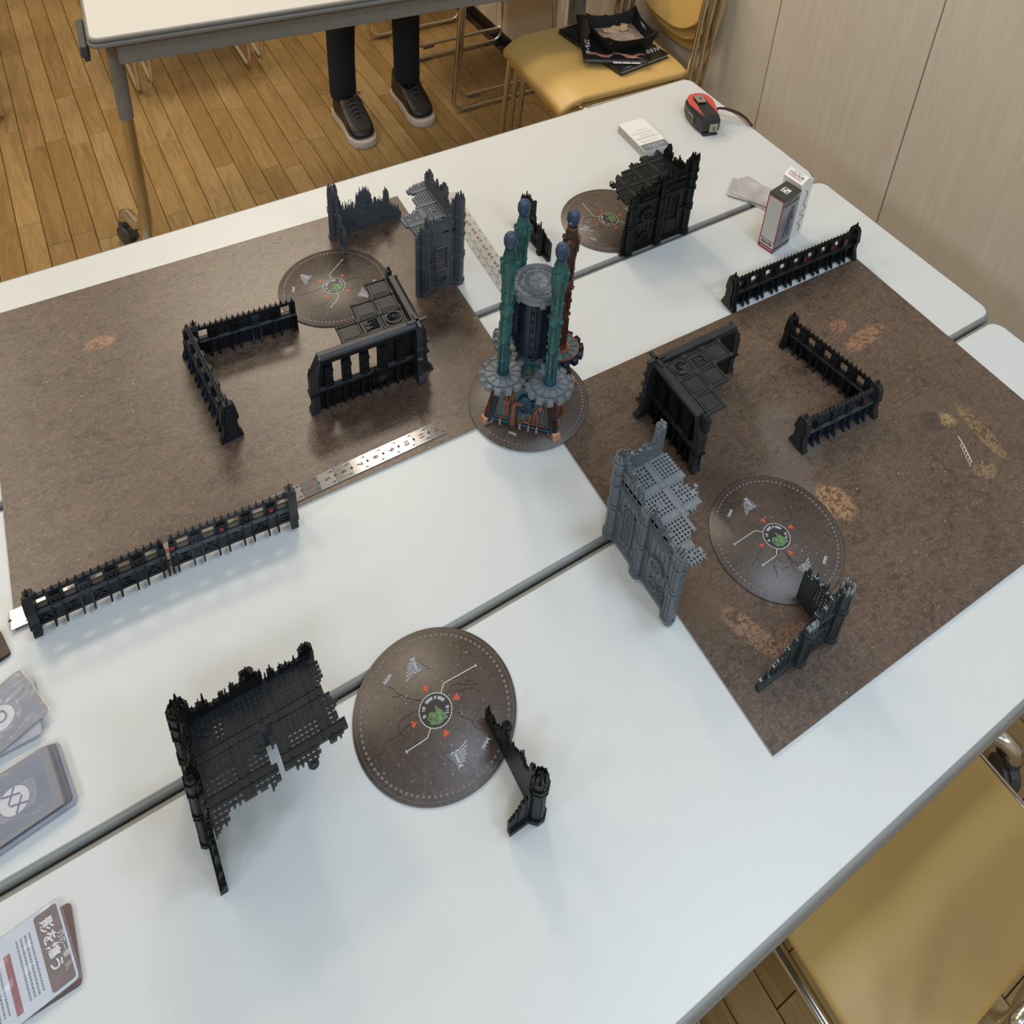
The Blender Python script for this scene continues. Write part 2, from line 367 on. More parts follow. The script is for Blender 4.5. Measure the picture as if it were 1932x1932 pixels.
def text(body, size, m, parent, mtx, name='lettering', ext=.00015, space=1.0, sx=1.0, bold=0.0):
    cu = bpy.data.curves.new(name, 'FONT'); cu.body = body; cu.size = size; cu.extrude = ext; cu.align_x = 'CENTER'; cu.align_y = 'CENTER'; cu.space_character = space; cu.offset = bold
    cu.resolution_u = 3
    tmp = bpy.data.objects.new('tmp', cu); COL.objects.link(tmp)
    dg = bpy.context.evaluated_depsgraph_get(); me = bpy.data.meshes.new_from_object(tmp.evaluated_get(dg))
    bpy.data.objects.remove(tmp); bpy.data.curves.remove(cu)
    me.name = name; me.materials.clear(); me.materials.append(M[m])
    o = bpy.data.objects.new(name, me); COL.objects.link(o); o.parent = parent
    o.matrix_local = mtx @ Matrix.Diagonal((sx, 1, 1, 1)); return o
def TR(x, y, z, rz=0, rx=0, ry=0): return Matrix.Translation((x, y, z)) @ Matrix.Rotation(rz, 4, 'Z') @ Matrix.Rotation(rx, 4, 'X') @ Matrix.Rotation(ry, 4, 'Y')
def rrect(x0, x1, y0, y1, r, n=6):
    out = []
    for cx, cy, a in ((x1 - r, y1 - r, 0), (x0 + r, y1 - r, 90), (x0 + r, y0 + r, 180), (x1 - r, y0 + r, 270)):
        for k in range(n + 1): t = R(a + 90 * k / n); out.append((cx + r * math.cos(t), cy + r * math.sin(t)))
    return out
def struct(o): o['kind'] = 'structure'; return o

# ------------------------------------------------------------------ room
X0, Y0, Y1 = -2.9, -1.9, 4.4
b = MB(); b.box(X0, XW, Y0, Y1, FLOOR - .05, FLOOR - .010); floor = struct(b.build('floor', mat('subfloor_dark', '#3a2b1c', .9, noise=.1)))
PW = .0567; plank_mesh = {}
def plank_me(L):
    k = round(L, 3)
    if k not in plank_mesh:
        q = MB(); h = PW / 2 - .0006; e = .0008
        q.taper([(-h, .0006), (h, .0006), (h, L - .0006), (-h, L - .0006)], -.010, [(-h, .0006), (h, .0006), (h, L - .0006), (-h, L - .0006)], -.0012)
        q.taper([(-h, .0006), (h, .0006), (h, L - .0006), (-h, L - .0006)], -.0012, [(-h + e, .0014), (h - e, .0014), (h - e, L - .0014), (-h + e, L - .0014)], 0)
        me = bpy.data.meshes.new('plank'); me.from_pydata(q.v, [], q.f); me.materials.append(M['oak']); plank_mesh[k] = me
    return plank_mesh[k]
rest = MB(); npl = 0; lens = [.34, .46, .58, .40, .28]
ncol = int((XW - X0) / PW) + 1
for i in range(ncol):
    x = .513 + (i - int((.513 - X0) / PW)) * PW
    if x + PW / 2 > XW or x - PW / 2 < X0: continue
    rr = random.Random(i * 7 + 1); y = Y0 + rr.random() * .3 - .3
    while y < Y1:
        L = rr.choice(lens); y0c = max(y, Y0); y1c = min(y + L, Y1)
        vis = (-.25 < x < XW and ((y + L > 1.8 and y < 3.75)) and not (x > 1.3 and y > 3.2)) or (x > .45 and -.3 < y + L and y < .35 and x < 1.25)
        if vis and npl < 296 and y >= Y0 and y + L <= Y1:
            o = bpy.data.objects.new('plank', plank_me(L)); COL.objects.link(o); o.parent = floor; o.location = (x, y, FLOOR); npl += 1
        elif y1c - y0c > .02:
            rest.box(x - PW / 2 + .0005, x + PW / 2 - .0005, y0c + .0005, y1c - .0005, FLOOR - .010, FLOOR)
        y += L
o = rest.build('plank_field', 'oak', floor); o['kind'] = 'stuff'

b = MB(); b.box(XW + .012, XW + .08, Y0, Y1, FLOOR - .05, CEIL); wall = struct(b.build('wall_right', mat('wall_core', '#4a4238', .9, noise=.1)))
joints = [Y0, -1.48, -1.08, -.675, -.27, .135, .54, .945, 1.35, 1.80, 2.24, 2.68, 3.12, 3.56, 4.0, Y1]
for a, c in zip(joints, joints[1:]):
    q = MB(); q.box(XW, XW + .012, a + .0016, c - .0016, FLOOR + .0, CEIL); q.build('panel', 'wallpanel', wall, bevel=.0008, seg=1)
b = MB(); b.box(XW - .006, XW, Y0, Y1, FLOOR, FLOOR + .045); struct(b.build('baseboard_right', 'baseboard'))
b = MB(); b.box(X0, XW, Y1, Y1 + .05, FLOOR - .05, CEIL); struct(b.build('wall_back', 'plain'))
b = MB(); b.box(X0 - .05, X0, Y0, Y1, FLOOR - .05, CEIL); struct(b.build('wall_left', 'plain'))
b = MB(); b.box(X0, XW, Y0 - .05, Y0, FLOOR - .05, CEIL); struct(b.build('wall_front', 'plain'))
b = MB(); b.box(X0, XW, Y0, Y1, CEIL, CEIL + .05); struct(b.build('ceiling', 'ceil'))

# ------------------------------------------------------------------ tables
def caster(mb, x, y, rz=0):
    o = mb.M; mb.M = o @ TR(x, y, 0, rz)
    mb.mat(0)
    for s_ in (-1, 1):
        mb.M = o @ TR(x, y, .030, rz) @ Matrix.Translation((s_ * .009, 0, 0)) @ Matrix.Rotation(PI / 2, 4, 'Y')
        mb.lathe([(.012, -.006), (.026, -.005), (.028, 0), (.026, .005), (.012, .006)], 14)
    mb.M = o @ TR(x, y, 0, rz)
    mb.prism([(-.028, .03), (-.02, .055), (.0, .064), (.02, .06), (.03, .045), (.02, .035)], -.005, .005, 'x')
    mb.M = o @ TR(x, y, .062); mb.lathe([(.011, 0), (.015, .008), (.015, .018), (.011, .024), (.008, .04)], 12); mb.M = o
def table(label, x0, x1, y0, y1, rz=0, org=(0, 0), sl=.19, legx=(.06, .06), fl=1.0):
    t = thing('folding_table', label, 'table', (org[0], org[1], FLOOR), rz, None)
    H = -FLOOR; T = t
    poly = rrect(x0, x1, y0, y1, .022)
    q = MB(); q.prism(poly, H - .0120, H - .0008); q.build('edge_band', 'edge', T, bevel=.0042, seg=3, smooth=True)
    q = MB(); q.prism(rrect(x0 - .0012, x1 + .0012, y0 - .0008, y1 + .0008, .022), H - .024, H - .0126); q.build('edge_band', 'edge', T, bevel=.0036, seg=3, smooth=True)
    q = MB(); q.prism(rrect(x0 + .003, x1 - .003, y0 + .003, y1 - .003, .02), H - .0130, H - .0116); q.build('edge_groove', 'caster', T)
    inner = rrect(x0 + .0052, x1 - .0052, y0 + .0052, y1 - .0052, .018)
    q = MB(); q.prism(inner, H - .004, H); q.build('tabletop', 'laminate', T, bevel=.0006, seg=1)
    ym = (y0 + y1) / 2
    q = MB(); q.box(x0 + .05, x1 - .05, y0 + .030, y0 + .038, H - .085, H - .024); q.box(x0 + .05, x1 - .05, y1 - .038, y1 - .030, H - .085, H - .024)
    q.box(x0 + .05, x0 + .058, y0 + .038, y1 - .038, H - .085, H - .024); q.box(x1 - .058, x1 - .05, y0 + .038, y1 - .038, H - .085, H - .024)
    q.build('apron', 'apron', T, bevel=.002, seg=1)
    for sx, xx in ((1, x0 + legx[0]), (-1, x1 - legx[1])):
        q = MB()
        for k in (0, 1):
            d = (k - .5) * .032; s_ = 1 if k else -1
            q.mat(0); q.tube([(xx, ym + d, H - .03), (xx, ym + d, H - sl)], .0165, 12)
        q.build('leg_sleeve', 'apron', T, smooth=True)
        for k in (0, 1):
            d = (k - .5) * .030; s_ = 1 if k else -1
            q = MB()
            q.tube([(xx, ym + d, H - sl + .005), (xx, ym + d, .21), (xx, ym + d * 1.4, .16), (xx - sx * .008, ym + d + s_ * .02, .105), (xx - sx * .022, ym + s_ * .05 * fl, .090), (xx - sx * .040, ym + s_ * .085 * fl, .105), (xx - sx * .046, ym + s_ * .098 * fl, .098), (xx - sx * .048, ym + s_ * .102 * fl, .080)], .0145, 12)
            lg = q.build('leg', 'chrome', T, smooth=True, angle=60)
            q = MB(); caster(q, xx - sx * .048, ym + s_ * .102 * fl, .5 * s_); q.build('caster', ['caster'], lg, smooth=True)
    return t
T1 = table('long white folding table nearest the standing person, its back edge toward the oak floor', -.30, 1.156, .8425, 1.214)
T2 = table('middle white folding table between two grey seams, under the tower model', -.32, 1.157, .4755, .8385)
T3 = table('front white folding table with the clear foreground, beside the yellow chair at lower right', -.30, 1.147, .1185, .4715, legx=(.06, .09), fl=1.3)
T0 = table('separate off-white table at the upper left with chrome legs on casters', .0, 1.30, .0, .362, rz=R(-5), org=(.134, 1.850), legx=(.045, .08), sl=.30)
q = MB(); q.box(-.016, -.002, .02, .14, -FLOOR - .05, -FLOOR - .022); q.prism([(.02, -FLOOR - .05), (.14, -FLOOR - .05), (.19, -FLOOR - .075), (.19, -FLOOR - .085), (.03, -FLOOR - .065)], -.012, .0, 'x')
q.build('fold_lever', 'caster', T0, bevel=.003)

# ------------------------------------------------------------------ chairs
def arc(pts, r=.03, n=4):
    P = [Vector(p) for p in pts]; out = [P[0]]
    for i in range(1, len(P) - 1):
        a = (P[i - 1] - P[i]); b_ = (P[i + 1] - P[i]); ra = min(r, a.length * .45, b_.length * .45)
        p0 = P[i] + a.normalized() * ra; p1 = P[i] + b_.normalized() * ra
        for k in range(n + 1):
            t = k / n; out.append(p0 * (1 - t) ** 2 + P[i] * 2 * t * (1 - t) + p1 * t ** 2)
    out.append(P[-1]); return out
def cushion(w, d, th, n=12, m=12, dish=.006, nose=.03):
    """seat pad in local x (depth, front at 0) and y (width); front edge rolls down"""
    q = MB(); top = []; 
    rings = []
    for i in range(n + 1):
        u = i / n; x = u * d; row = []
        zf = -nose * (1 - u / .18) ** 2 if u < .18 else 0
        pl = .96 + .04 * math.sin(min(1, u / .3) * PI / 2)
        for j in range(m + 1):
            v = j / m * 2 - 1; e = abs(v) ** 6; y = v * w / 2 * pl
            row.append((x, y, th + zf - dish * (1 - v * v) * math.sin(u * PI) - .008 * e))
        rings.append(row)
    vs = [p for r_ in rings for p in r_] + [(p[0], p[1] * .97, p[2] - .022) for r_ in rings for p in r_]
    W = m + 1; N = (n + 1) * W; fs = []
    for i in range(n):
        for j in range(m):
            a = i * W + j; fs.append((a, a + 1, a + W + 1, a + W)); fs.append((N + a, N + a + W, N + a + W + 1, N + a + 1))
    for i in range(n): 
        a = i * W; fs.append((a, a + W, N + a + W, N + a)); a = i * W + m; fs.append((a, N + a, N + a + W, a + W))
    for j in range(m): fs.append((j, N + j, N + j + 1, j + 1)); a = n * W + j; fs.append((a, a + 1, N + a + 1, N + a))
    q.add(vs, fs); return q
def chair(label, loc, rz, dz=0, group=None, w=.35, d=.37, back=True, sh=.455):
    """local: front of seat at x=0, back toward +x, floor at z=0"""
    t = thing('stacking_chair', label, 'chair', loc, rz, group)
    cushion(w * .955, d, sh).build('seat', 'vinyl', t, smooth=True, bevel=.006)
    for s_ in (-1, 1):
        y = s_ * w / 2
        q = MB(); q.tube(arc([(d * .95, y, sh - .028), (.035, y, sh - .035), (.012, y, .012), (d * 1.0, y, .012), (d * 1.06, y, .06), (d * .98, y, sh - .02), (d * 1.04, y * 1.0, sh + .30)], .045, 5), .0072, 12)
        fr = q.build('side_frame', 'chrome', t, smooth=True, angle=70)
        for xa in (.055, d - .05): q = MB(); q.box(xa, xa + .04, y - .007, y + .007, -.001, .008); q.build('foot_pad', 'rubber', fr)
    for xa in (.05, d * .9): q = MB(); q.tube([(xa, -w / 2, sh - .033), (xa, w / 2, sh - .033)], .006, 8); q.build('cross_bar', 'chrome', t, smooth=True)
    q = MB(); zt = sh + .325; xt = d * 1.045; q.tube(arc([(d * 1.039, -w / 2, sh + .293), (xt, -w / 2, zt), (xt + .012, 0, zt + .002), (xt, w / 2, zt), (d * 1.039, w / 2, sh + .293)], .03, 5), .0072, 12); q.build('top_bar', 'chrome', t, smooth=True)
    # backrest : curved panel with a rounded bottom edge
    n, m = 8, 12; vs = []; z0 = sh + .055; z1 = sh + .335
    for i in range(n + 1):
        for j in range(m + 1):
            v = j / m * 2 - 1; u = i / n; zb = z0 + .085 * abs(v) ** 2.6; zt = z1 - .03 * abs(v) ** 4
            z = zb + (zt - zb) * u; x = d * 1.0 + (z - sh) * .17 + .022 * (1 - v * v) - .012
            vs.append((x, v * w * .47, z))
    N = len(vs); W = m + 1; vs += [(p[0] + .014, p[1], p[2]) for p in vs]; fs = []
    for i in range(n):
        for j in range(m): a = i * W + j; fs += [(a, a + 1, a + W + 1, a + W), (N + a, N + a + W, N + a + W + 1, N + a + 1)]
    for i in range(n): a = i * W; fs.append((a, a + W, N + a + W, N + a)); a += m; fs.append((a, N + a, N + a + W, a + W))
    for j in range(m): fs.append((j, N + j, N + j + 1, j + 1)); a = n * W + j; fs.append((a, a + 1, N + a + 1, N + a))
    q = MB(); q.add(vs, fs); q.build('backrest', 'vinyl', t, smooth=True, bevel=.004)
    return t
def chair_copy(src, label, loc, rz):
    c = dup(src); c['label'] = label; c.location = loc; c.rotation_euler = (0, 0, rz); return c
SX, SY = 1.085, 1.705
c0 = chair('yellow chair holding the books and black tray, topmost of the stack by the wall', (SX, SY, FLOOR + .075), R(-3), group='yellow steel-framed stacking chairs')
chair_copy(c0, 'yellow chair second in the stack by the wall, directly under the chair with the books', (SX + .024, SY, FLOOR + .0375), R(-3))
chair_copy(c0, 'lowest yellow chair in the stack by the wall, standing on the floor', (SX + .048, SY, FLOOR), R(-3))
chair_copy(c0, 'chair whose chrome runner lies on the floor behind the standing person, right of the legs', (1.155, 2.462, FLOOR), 0)
chair_copy(c0, 'chair frame stacked against the far runner behind the standing person', (1.178, 2.480, FLOOR + .0375), 0)
chair_copy(c0, 'farthest chair, only its thin front leg seen behind the left trouser leg', (1.09, 3.02, FLOOR), 0)
chair_copy(c0, 'lower chair beyond the upper left table, seen as thin chrome hairpin legs', (.497, 2.80, FLOOR), R(90))
chair_copy(c0, 'upper chair of the pair on the far side of the upper left table', (.535, 2.775, FLOOR + .0375), R(90))
chair_copy(c0, 'chair at the left frame edge, only one chrome runner leg seen on the oak floor', (-.235, 2.83, FLOOR), R(90))
chair_copy(c0, 'yellow chair at the lower right corner pulled up to the front table', (.664, .368, FLOOR), R(-90))

# ------------------------------------------------------------------ boards
TZ = 0.0
def boardmat(name, label, corner, w, h, rz, m, z=.0003, th=.0024):
    t = thing(name, label, 'game board', (corner[0], corner[1], z), rz)
    q = MB(); q.box(0, w, 0, h, 0, th - .0006); q.build('board_core', 'paperedge', t)
    q = MB(); q.box(0, w, 0, h, th - .0006, th); q.build('printed_top', m, t)
    return t
boardmat('game_board', 'large brown printed wasteland board on the left half of the tables', (-.118, .6875), .584, .458, R(-1.55), 'boardL')
boardmat('game_board', 'brown printed board at upper right, between the spiked barricade and the board seam', (.464, .447), .584, .225, R(-1.1), 'boardR')
boardmat('game_board', 'brown printed board at lower right with its pointed corner on the front table', (.4575, .218), .586, .2282, R(-1.1), 'boardR', z=.0003)
bones = thing('bone_print_mark', 'small pink-white skeleton printed on the lower right board', 'print', (.9085, .343, .00275), 0)
q = MB(); q.tube([(.008, .018, 0), (.004, .008, 0), (-.003, -.006, 0), (-.009, -.016, 0)], .0009, 5); q.build('spine', 'bone', bones)
for k in range(6):
    q = MB(); a = (.004 - k * .0026, .008 - k * .0047, 0); q.tube([a, (a[0] - .005, a[1] - .001, 0), (a[0] - .007, a[1] - .004, 0)], .0006, 5); q.build('rib', 'bone', bones)
BZ = .0029   # top of the boards

# ------------------------------------------------------------------ discs
def eagle(mb):
    """a small spread-winged bird emblem, wings along local x, tail toward -y"""
    z0, z1 = 0, .00018
    for s_ in (-1, 1):
        for k in range(6):
            t = k / 5; L = (.0128, .0108, .0088, .0070, .0054, .0042)[k]; a = R(22 - 6 * k)
            bx, by = s_ * .0014, .0030 - .0082 * t
            dx, dy = s_ * math.cos(a), math.sin(a); nx, ny = -dy, dx; wd = .00048
            p0 = (bx, by); p1 = (bx + dx * L, by + dy * L)
            mb.prism([(p0[0] + nx * wd, p0[1] + ny * wd), (p0[0] - nx * wd, p0[1] - ny * wd), (p1[0] - nx * wd * .9, p1[1] - ny * wd * .9), (p1[0], p1[1] + wd * 1.6)], z0, z1)
    mb.prism([(-.002, .0035), (-.0026, -.001), (-.0012, -.006), (.0012, -.006), (.0026, -.001), (.002, .0035)], z0, z1)
    mb.prism([(-.0012, -.0055), (-.003, -.0095), (0, -.0088), (.003, -.0095), (.0012, -.0055)], z0, z1)
    for s_ in (-1, 1): mb.prism([(s_ * .0006, .003), (s_ * .0022, .0046), (s_ * .0042, .0042), (s_ * .0034, .0056), (s_ * .0014, .006), (0, .0042)], z0, z1)
RD = .077
def disc(label, c, rot, z, lines, marks=True):
    t = thing('objective_disc', label, 'game disc', (c[0], c[1], z), rot, None)
    q = MB(); q.lathe([(RD - .0004, 0), (RD, .0003), (RD, .0012), (RD - .0004, .0015)], 96); q.build('disc_body', 'disc', t, smooth=True)
    Z = .00152
    q = MB(); n = 84
    for k in range(n):
        a = 2 * PI * k / n; q.at(TR(.0695 * math.cos(a), .0695 * math.sin(a), Z, a)); q.cbox((0, 0, .00005), (.0022, .0026, .0001))
    q.at(Matrix.Identity(4)); o = q.build('dashed_ring', 'ringgrey', t); o['kind'] = 'stuff'
    q = MB(); q.ring(.0738, .0741, Z, Z + .0001, 80); q.build('outer_line', 'ringgrey', t)
    q = MB(); q.lathe([(.0152, Z), (.0152, Z + .0001)], 48); q.build('dial_face', 'darkprint', t)
    q = MB(); q.ring(.0148, .0158, Z, Z + .00018, 64); q.build('dial_rim', 'textgreyl', t)
    q = MB(); n = 36
    for k in range(n): a = 2 * PI * k / n; q.ring(.0149, .0157, Z + .00018, Z + .0003, 2, a, a + PI / n)
    q.build('dial_dashes', 'white', t)
    q = MB()
    for a0, a1 in ((20, 55), (62, 72), (80, 118), (135, 146), (150, 154), (172, 184), (-20, -8), (-32, -27), (-42, -37), (-62, -54)):
        q.ring(.0098, .0128, Z + .0001, Z + .0002, 6, R(a0), R(a1))
    q.build('dial_segments', 'printgrey', t)
    q = MB(); q.prism([(.0014, .0045), (-.0005, -.001), (-.0055, .0012), (-.0098, -.003), (-.009, -.009), (-.002, -.0128), (.0048, -.0118), (.0078, -.0078)], Z + .0002, Z + .0003); q.build('dial_map', 'greenp', t)
    for k in range(4):
        a = k * PI / 2; q = MB(); q.at(TR(.0222 * math.cos(a), .0222 * math.sin(a), Z, a + PI)); q.prism([(.0038, .0), (-.0022, .0034), (-.0022, -.0034)], 0, .00015); q.build('arrow_mark', 'orange', t)
    for s_ in (0, 1):
        q = MB(); q.at(TR(0, (.045 if not s_ else -.045), Z, R(178 if not s_ else -2))); eagle(q); q.at(Matrix.Identity(4)); q.build('winged_emblem', 'printgrey', t)
        q = MB(); a = R(120 + 180 * s_); q.at(TR(.0545 * math.cos(a), .0545 * math.sin(a), Z, a - PI / 2))
        q.prism([(-.005, 0), (.005, 0), (.005, .0045), (.0036, .002), (.002, .0038), (.0004, .0016), (-.001, .0042), (-.0026, .002), (-.005, .0046)], 0, .00015); q.build('jagged_icon', 'printgrey', t)
        q = MB(); rr = random.Random(3)
        for k in range(9): q.cbox((rr.uniform(-.005, .005), .0075 + rr.uniform(-.0015, .0035), .0001), (.0008, .0008, .0001))
        q.at(Matrix.Identity(4)); q.build('dot_marks', 'printgrey', t)
    for pts in lines:
        q = MB(); P = [(r_ * RD * math.cos(R(a)), r_ * RD * math.sin(R(a))) for r_, a in pts]
        for p0, p1 in zip(P, P[1:]):
            dx, dy = p1[0] - p0[0], p1[1] - p0[1]; L = math.hypot(dx, dy)
            q.at(TR((p0[0] + p1[0]) / 2, (p0[1] + p1[1]) / 2, Z + .0001, math.atan2(dy, dx))); q.cbox((0, 0, 0), (L, .00065, .00015))
        q.at(TR(P[-1][0], P[-1][1], Z + .0001, math.atan2(dy, dx))); q.cbox((0, 0, 0), (.0008, .003, .00015))
        q.at(Matrix.Identity(4)); q.build('pointer_line', 'white', t)
    q = MB(); rr = random.Random(int(c[0] * 1000))
    for k in range(11):
        a = rr.random() * 6.28; r_ = rr.uniform(.02, .066)
        q.at(TR(r_ * math.cos(a), r_ * math.sin(a), Z + .00005)); q.cbox((0, 0, 0), (.0022, .0003, .0001)); q.cbox((0, 0, 0), (.0003, .0022, .0001))
    q.at(Matrix.Identity(4)); o = q.build('star_marks', 'printgrey', t); o['kind'] = 'stuff'
    q = MB()   # cracked ground print
    for k in range(7):
        a = rr.random() * 6.28; r_ = .017; p = [r_ * math.cos(a), r_ * math.sin(a), Z + .0001]; pts = [tuple(p)]
        for s_ in range(7):
            a += rr.uniform(-.7, .7); p[0] += .005 * math.cos(a); p[1] += .005 * math.sin(a); pts.append(tuple(p))
            if s_ == 3: q.tube([tuple(p), (p[0] + .005 * math.cos(a + 1), p[1] + .005 * math.sin(a + 1), p[2]), (p[0] + .010 * math.cos(a + .8), p[1] + .010 * math.sin(a + .8), p[2])], .0002, 4)
        q.tube(pts, .00028, 4)
    o = q.build('crack_lines', 'darkprint', t); o['kind'] = 'stuff'
    return t
LA = [(.21, 46), (.32, 46), (.70, 17.6)]; LB = [(.205, -133), (.31, -134), (.54, -155)]; LC = [(.21, 133), (.317, 134), (.675, 161)]
disc('brown printed disc on the front table beside the small black ruined corner', (.2036, .4138), 0, .0005, [LA, LB])
disc('brown printed disc on the right board beside the ash-grey ruined corner', (.6125, .378), 0, BZ, [LC, LB])
disc('brown disc on the left board partly beneath the flat-roofed black building, shiny with glare', (.3173, .984), R(39), BZ, [LA, LB])
disc('brown printed disc at the back beside the tall black ruin', (.7545, .922), R(90), .0005, [LA, LB])
disc('brown printed disc under the tower, bridging both boards', (.4615, .679), R(98.8), BZ + .0003, [LA, LB])

# ------------------------------------------------------------------ barricades
def barricade(label, p0, p1, nseg, z=0, ends=(1, 1), H=.052, mats=('black2', 'black'), solid=(), red=(), blue=(), parent=None, seed=1):
    """defence line: low panelled wall, sloped ledge, windowed parapet, pillars, spikes, tall end pylons"""
    dx, dy = p1[0] - p0[0], p1[1] - p0[1]; L = math.hypot(dx, dy); a = math.atan2(dy, dx)
    if parent is None: t = thing('spiked_barricade', label, 'barricade', (p0[0], p0[1], z), a); F = Matrix.Identity(4)
    else: t = parent; F = TR(p0[0], p0[1], z, a)
    m0, m1 = mats; s = L / nseg; k = H / .052; e0 = .004 if ends[0] else 0; e1 = .004 if ends[1] else 0
    hz = lambda v: v * k
    q = MB().at(F); q.box(e0, L - e1, -.0022, .0022, 0, hz(.026))
    q.prism([(-.0062, hz(.0245)), (.0062, hz(.0245)), (.0062, hz(.0258)), (.003, hz(.028)), (-.003, hz(.028)), (-.0062, hz(.0258))], e0, L - e1, 'x')
    q.build('lower_wall', m0, t)
    q = MB().at(F); q.box(0, L, -.0024, .0024, hz(.0440), hz(.0472)); q.box(0, L, -.0018, .0018, hz(.047), hz(.0485)); q.build('top_rail', m0, t)
    rr = random.Random(seed)
    q = MB().at(F); n = int(L / .0068)
    for i in range(n):
        x = (i + .5) * L / n; h = .0065 * rr.uniform(.85, 1.1)
        q.taper([(x - .0013, -.0009), (x + .0013, -.0009), (x + .0013, .0009), (x - .0013, .0009)], hz(.0478), [(x - .0002, -.0001), (x + .0002, -.0001), (x + .0002, .0001), (x - .0002, .0001)], hz(.0485) + h)
    o = q.build('spike_row', m0, t); o['kind'] = 'stuff'
    for i in range(nseg + 1):
        x = i * s; pw = .0050
        if i == 0: xs = (x, x + pw)
        elif i == nseg: xs = (x - pw, x)
        else: xs = (x - pw, x + pw)
        mm = 'navy' if i in blue else m1
        q = MB().at(F); q.box(xs[0], xs[1], -.0038, .0038, hz(.0275), hz(.0445))
        xc = (xs[0] + xs[1]) / 2; hw = (xs[1] - xs[0]) / 2 - .0008
        for sy in (-1, 1):
            q.prism([(xc - hw, hz(.0300)), (xc + hw, hz(.0300)), (xc + hw, hz(.0335)), (xc - hw, hz(.0335))], sy * .0038, sy * .0060, 'y')
            q.box(xc - hw, xc + hw, min(sy * .0045, sy * .0056), max(sy * .0045, sy * .0056), hz(.041), hz(.0438))
            q.box(xc - hw, xc - hw + .0012, min(sy * .0045, sy * .0056), max(sy * .0045, sy * .0056), hz(.0335), hz(.041))
            q.box(xc + hw - .0012, xc + hw, min(sy * .0045, sy * .0056), max(sy * .0045, sy * .0056), hz(.0335), hz(.041))
            q.box(xc - hw * .45, xc + hw * .45, min(sy * .0045, sy * .0053), max(sy * .0045, sy * .0053), hz(.035), hz(.0395))
        o = q.build('pillar', mm, t)
        if i in red:
            q = MB().at(F); 
            for sy in (-1, 1): q.box(xc - .0022, xc + .0022, min(sy * .0046, sy * .0058), max(sy * .0046, sy * .0058), hz(.0345), hz(.040))
            o2 = q.build('red_lamp', 'red', t); o2['label'] = 'red-painted lamp panel'
        for xr in xs:   # flared buttress plate
            if (i == 0 and xr == xs[0] and ends[0]) or (i == nseg and xr == xs[1] and ends[1]): continue
            q = MB().at(F); q.prism([(-.0105, 0), (.0105, 0), (.0105, hz(.0035)), (.0072, hz(.011)), (.0066, hz(.0265)), (-.0066, hz(.0265)), (-.0072, hz(.011)), (-.0105, hz(.0035))], xr - .0009, xr + .0009, 'x')
            q.build('rib', mm, t)
    for i in range(nseg):   # lower panels and the parapet bays
        xa, xb = i * s + .0068, (i + 1) * s - .0068; xc = (xa + xb) / 2; hw = (xb - xa) / 2
        q = MB().at(F)
        for sy in (-1, 1):
            y0, y1 = sorted((sy * .0022, sy * .0034))
            q.box(xa, xb, y0, y1, hz(.004), hz(.006)); q.box(xa, xb, y0, y1, hz(.021), hz(.023))
            D = math.hypot(2 * hw, hz(.017)); an = math.atan2(hz(.017), 2 * hw)
            if (i + seed) % 2 == 0:
                for sg in (-1, 1): q.cbox((xc, sy * .0028, hz(.0135)), (D, .0012, .0016), 0, sg * an)
            else:
                q.box(xc - hw * .5, xc + hw * .5, y0, y1, hz(.009), hz(.0105)); q.box(xc - hw * .5, xc + hw * .5, y0, y1, hz(.0155), hz(.017)); q.box(xc - hw * .5, xc - hw * .3, y0, y1, hz(.0105), hz(.0155))
        q.build('brace_panel', m0 if i % 3 else m1, t)
        if i in solid:
            q = MB().at(F); q.box(xa - .002, xb + .002, -.0022, .0022, hz(.03), hz(.044))
            for sy in (-1, 1):
                for sg in (-1, 1): q.cbox((xc, sy * .0028, hz(.037)), (math.hypot(2 * hw, .012), .0012, .0016), 0, sg * math.atan2(.012, 2 * hw))
            q.build('solid_bay', m0, t)
        else:
            q = MB().at(F); q.box(xa - .002, xa + .0006, -.0022, .0022, hz(.0275), hz(.0442)); q.box(xa + .0006, xb - .0006, -.0022, -.0002, hz(.0275), hz(.0292)); q.box(xb - .0006, xb + .002, -.0022, .0022, hz(.0275), hz(.0442))
            q.build('window_bay', m0, t)
    for side, on in ((0, ends[0]), (1, ends[1])):
        if not on: continue
        x = 0 if side == 0 else L; sg = -1 if side == 0 else 1
        q = MB().at(F); prof = [(-.0135, 0), (.0135, 0), (.0132, hz(.004)), (.0085, hz(.016)), (.0085, hz(.028)), (.0105, hz(.030)), (.0105, hz(.034)), (.0080, hz(.050)), (.0045, hz(.0555)), (-.0045, hz(.0555)), (-.0080, hz(.050)), (-.0105, hz(.034)), (-.0105, hz(.030)), (-.0085, hz(.028)), (-.0085, hz(.016)), (-.0132, hz(.004))]
        q.prism(prof, x - sg * .008, x - sg * .0, 'x'); 
        inner = [(p[0] * .62, hz(.006) + p[1] * .78) for p in prof]
        q.prism(inner, x, x + sg * .0018, 'x')
        q.build('end_pylon', m0, t, bevel=.0004, seg=1)
        q = MB().at(F); q.taper([(x - sg * .004 - .002, -.002), (x - sg * .004 + .002, -.002), (x - sg * .004 + .002, .002), (x - sg * .004 - .002, .002)], hz(.055), [(x - sg * .004, 0)] * 4 if 0 else [(x - sg * .004 - .0003, -.0003), (x - sg * .004 + .0003, -.0003), (x - sg * .004 + .0003, .0003), (x - sg * .004 - .0003, .0003)], hz(.064)); q.build('finial', m0, t)
    return t
RZ = .0048
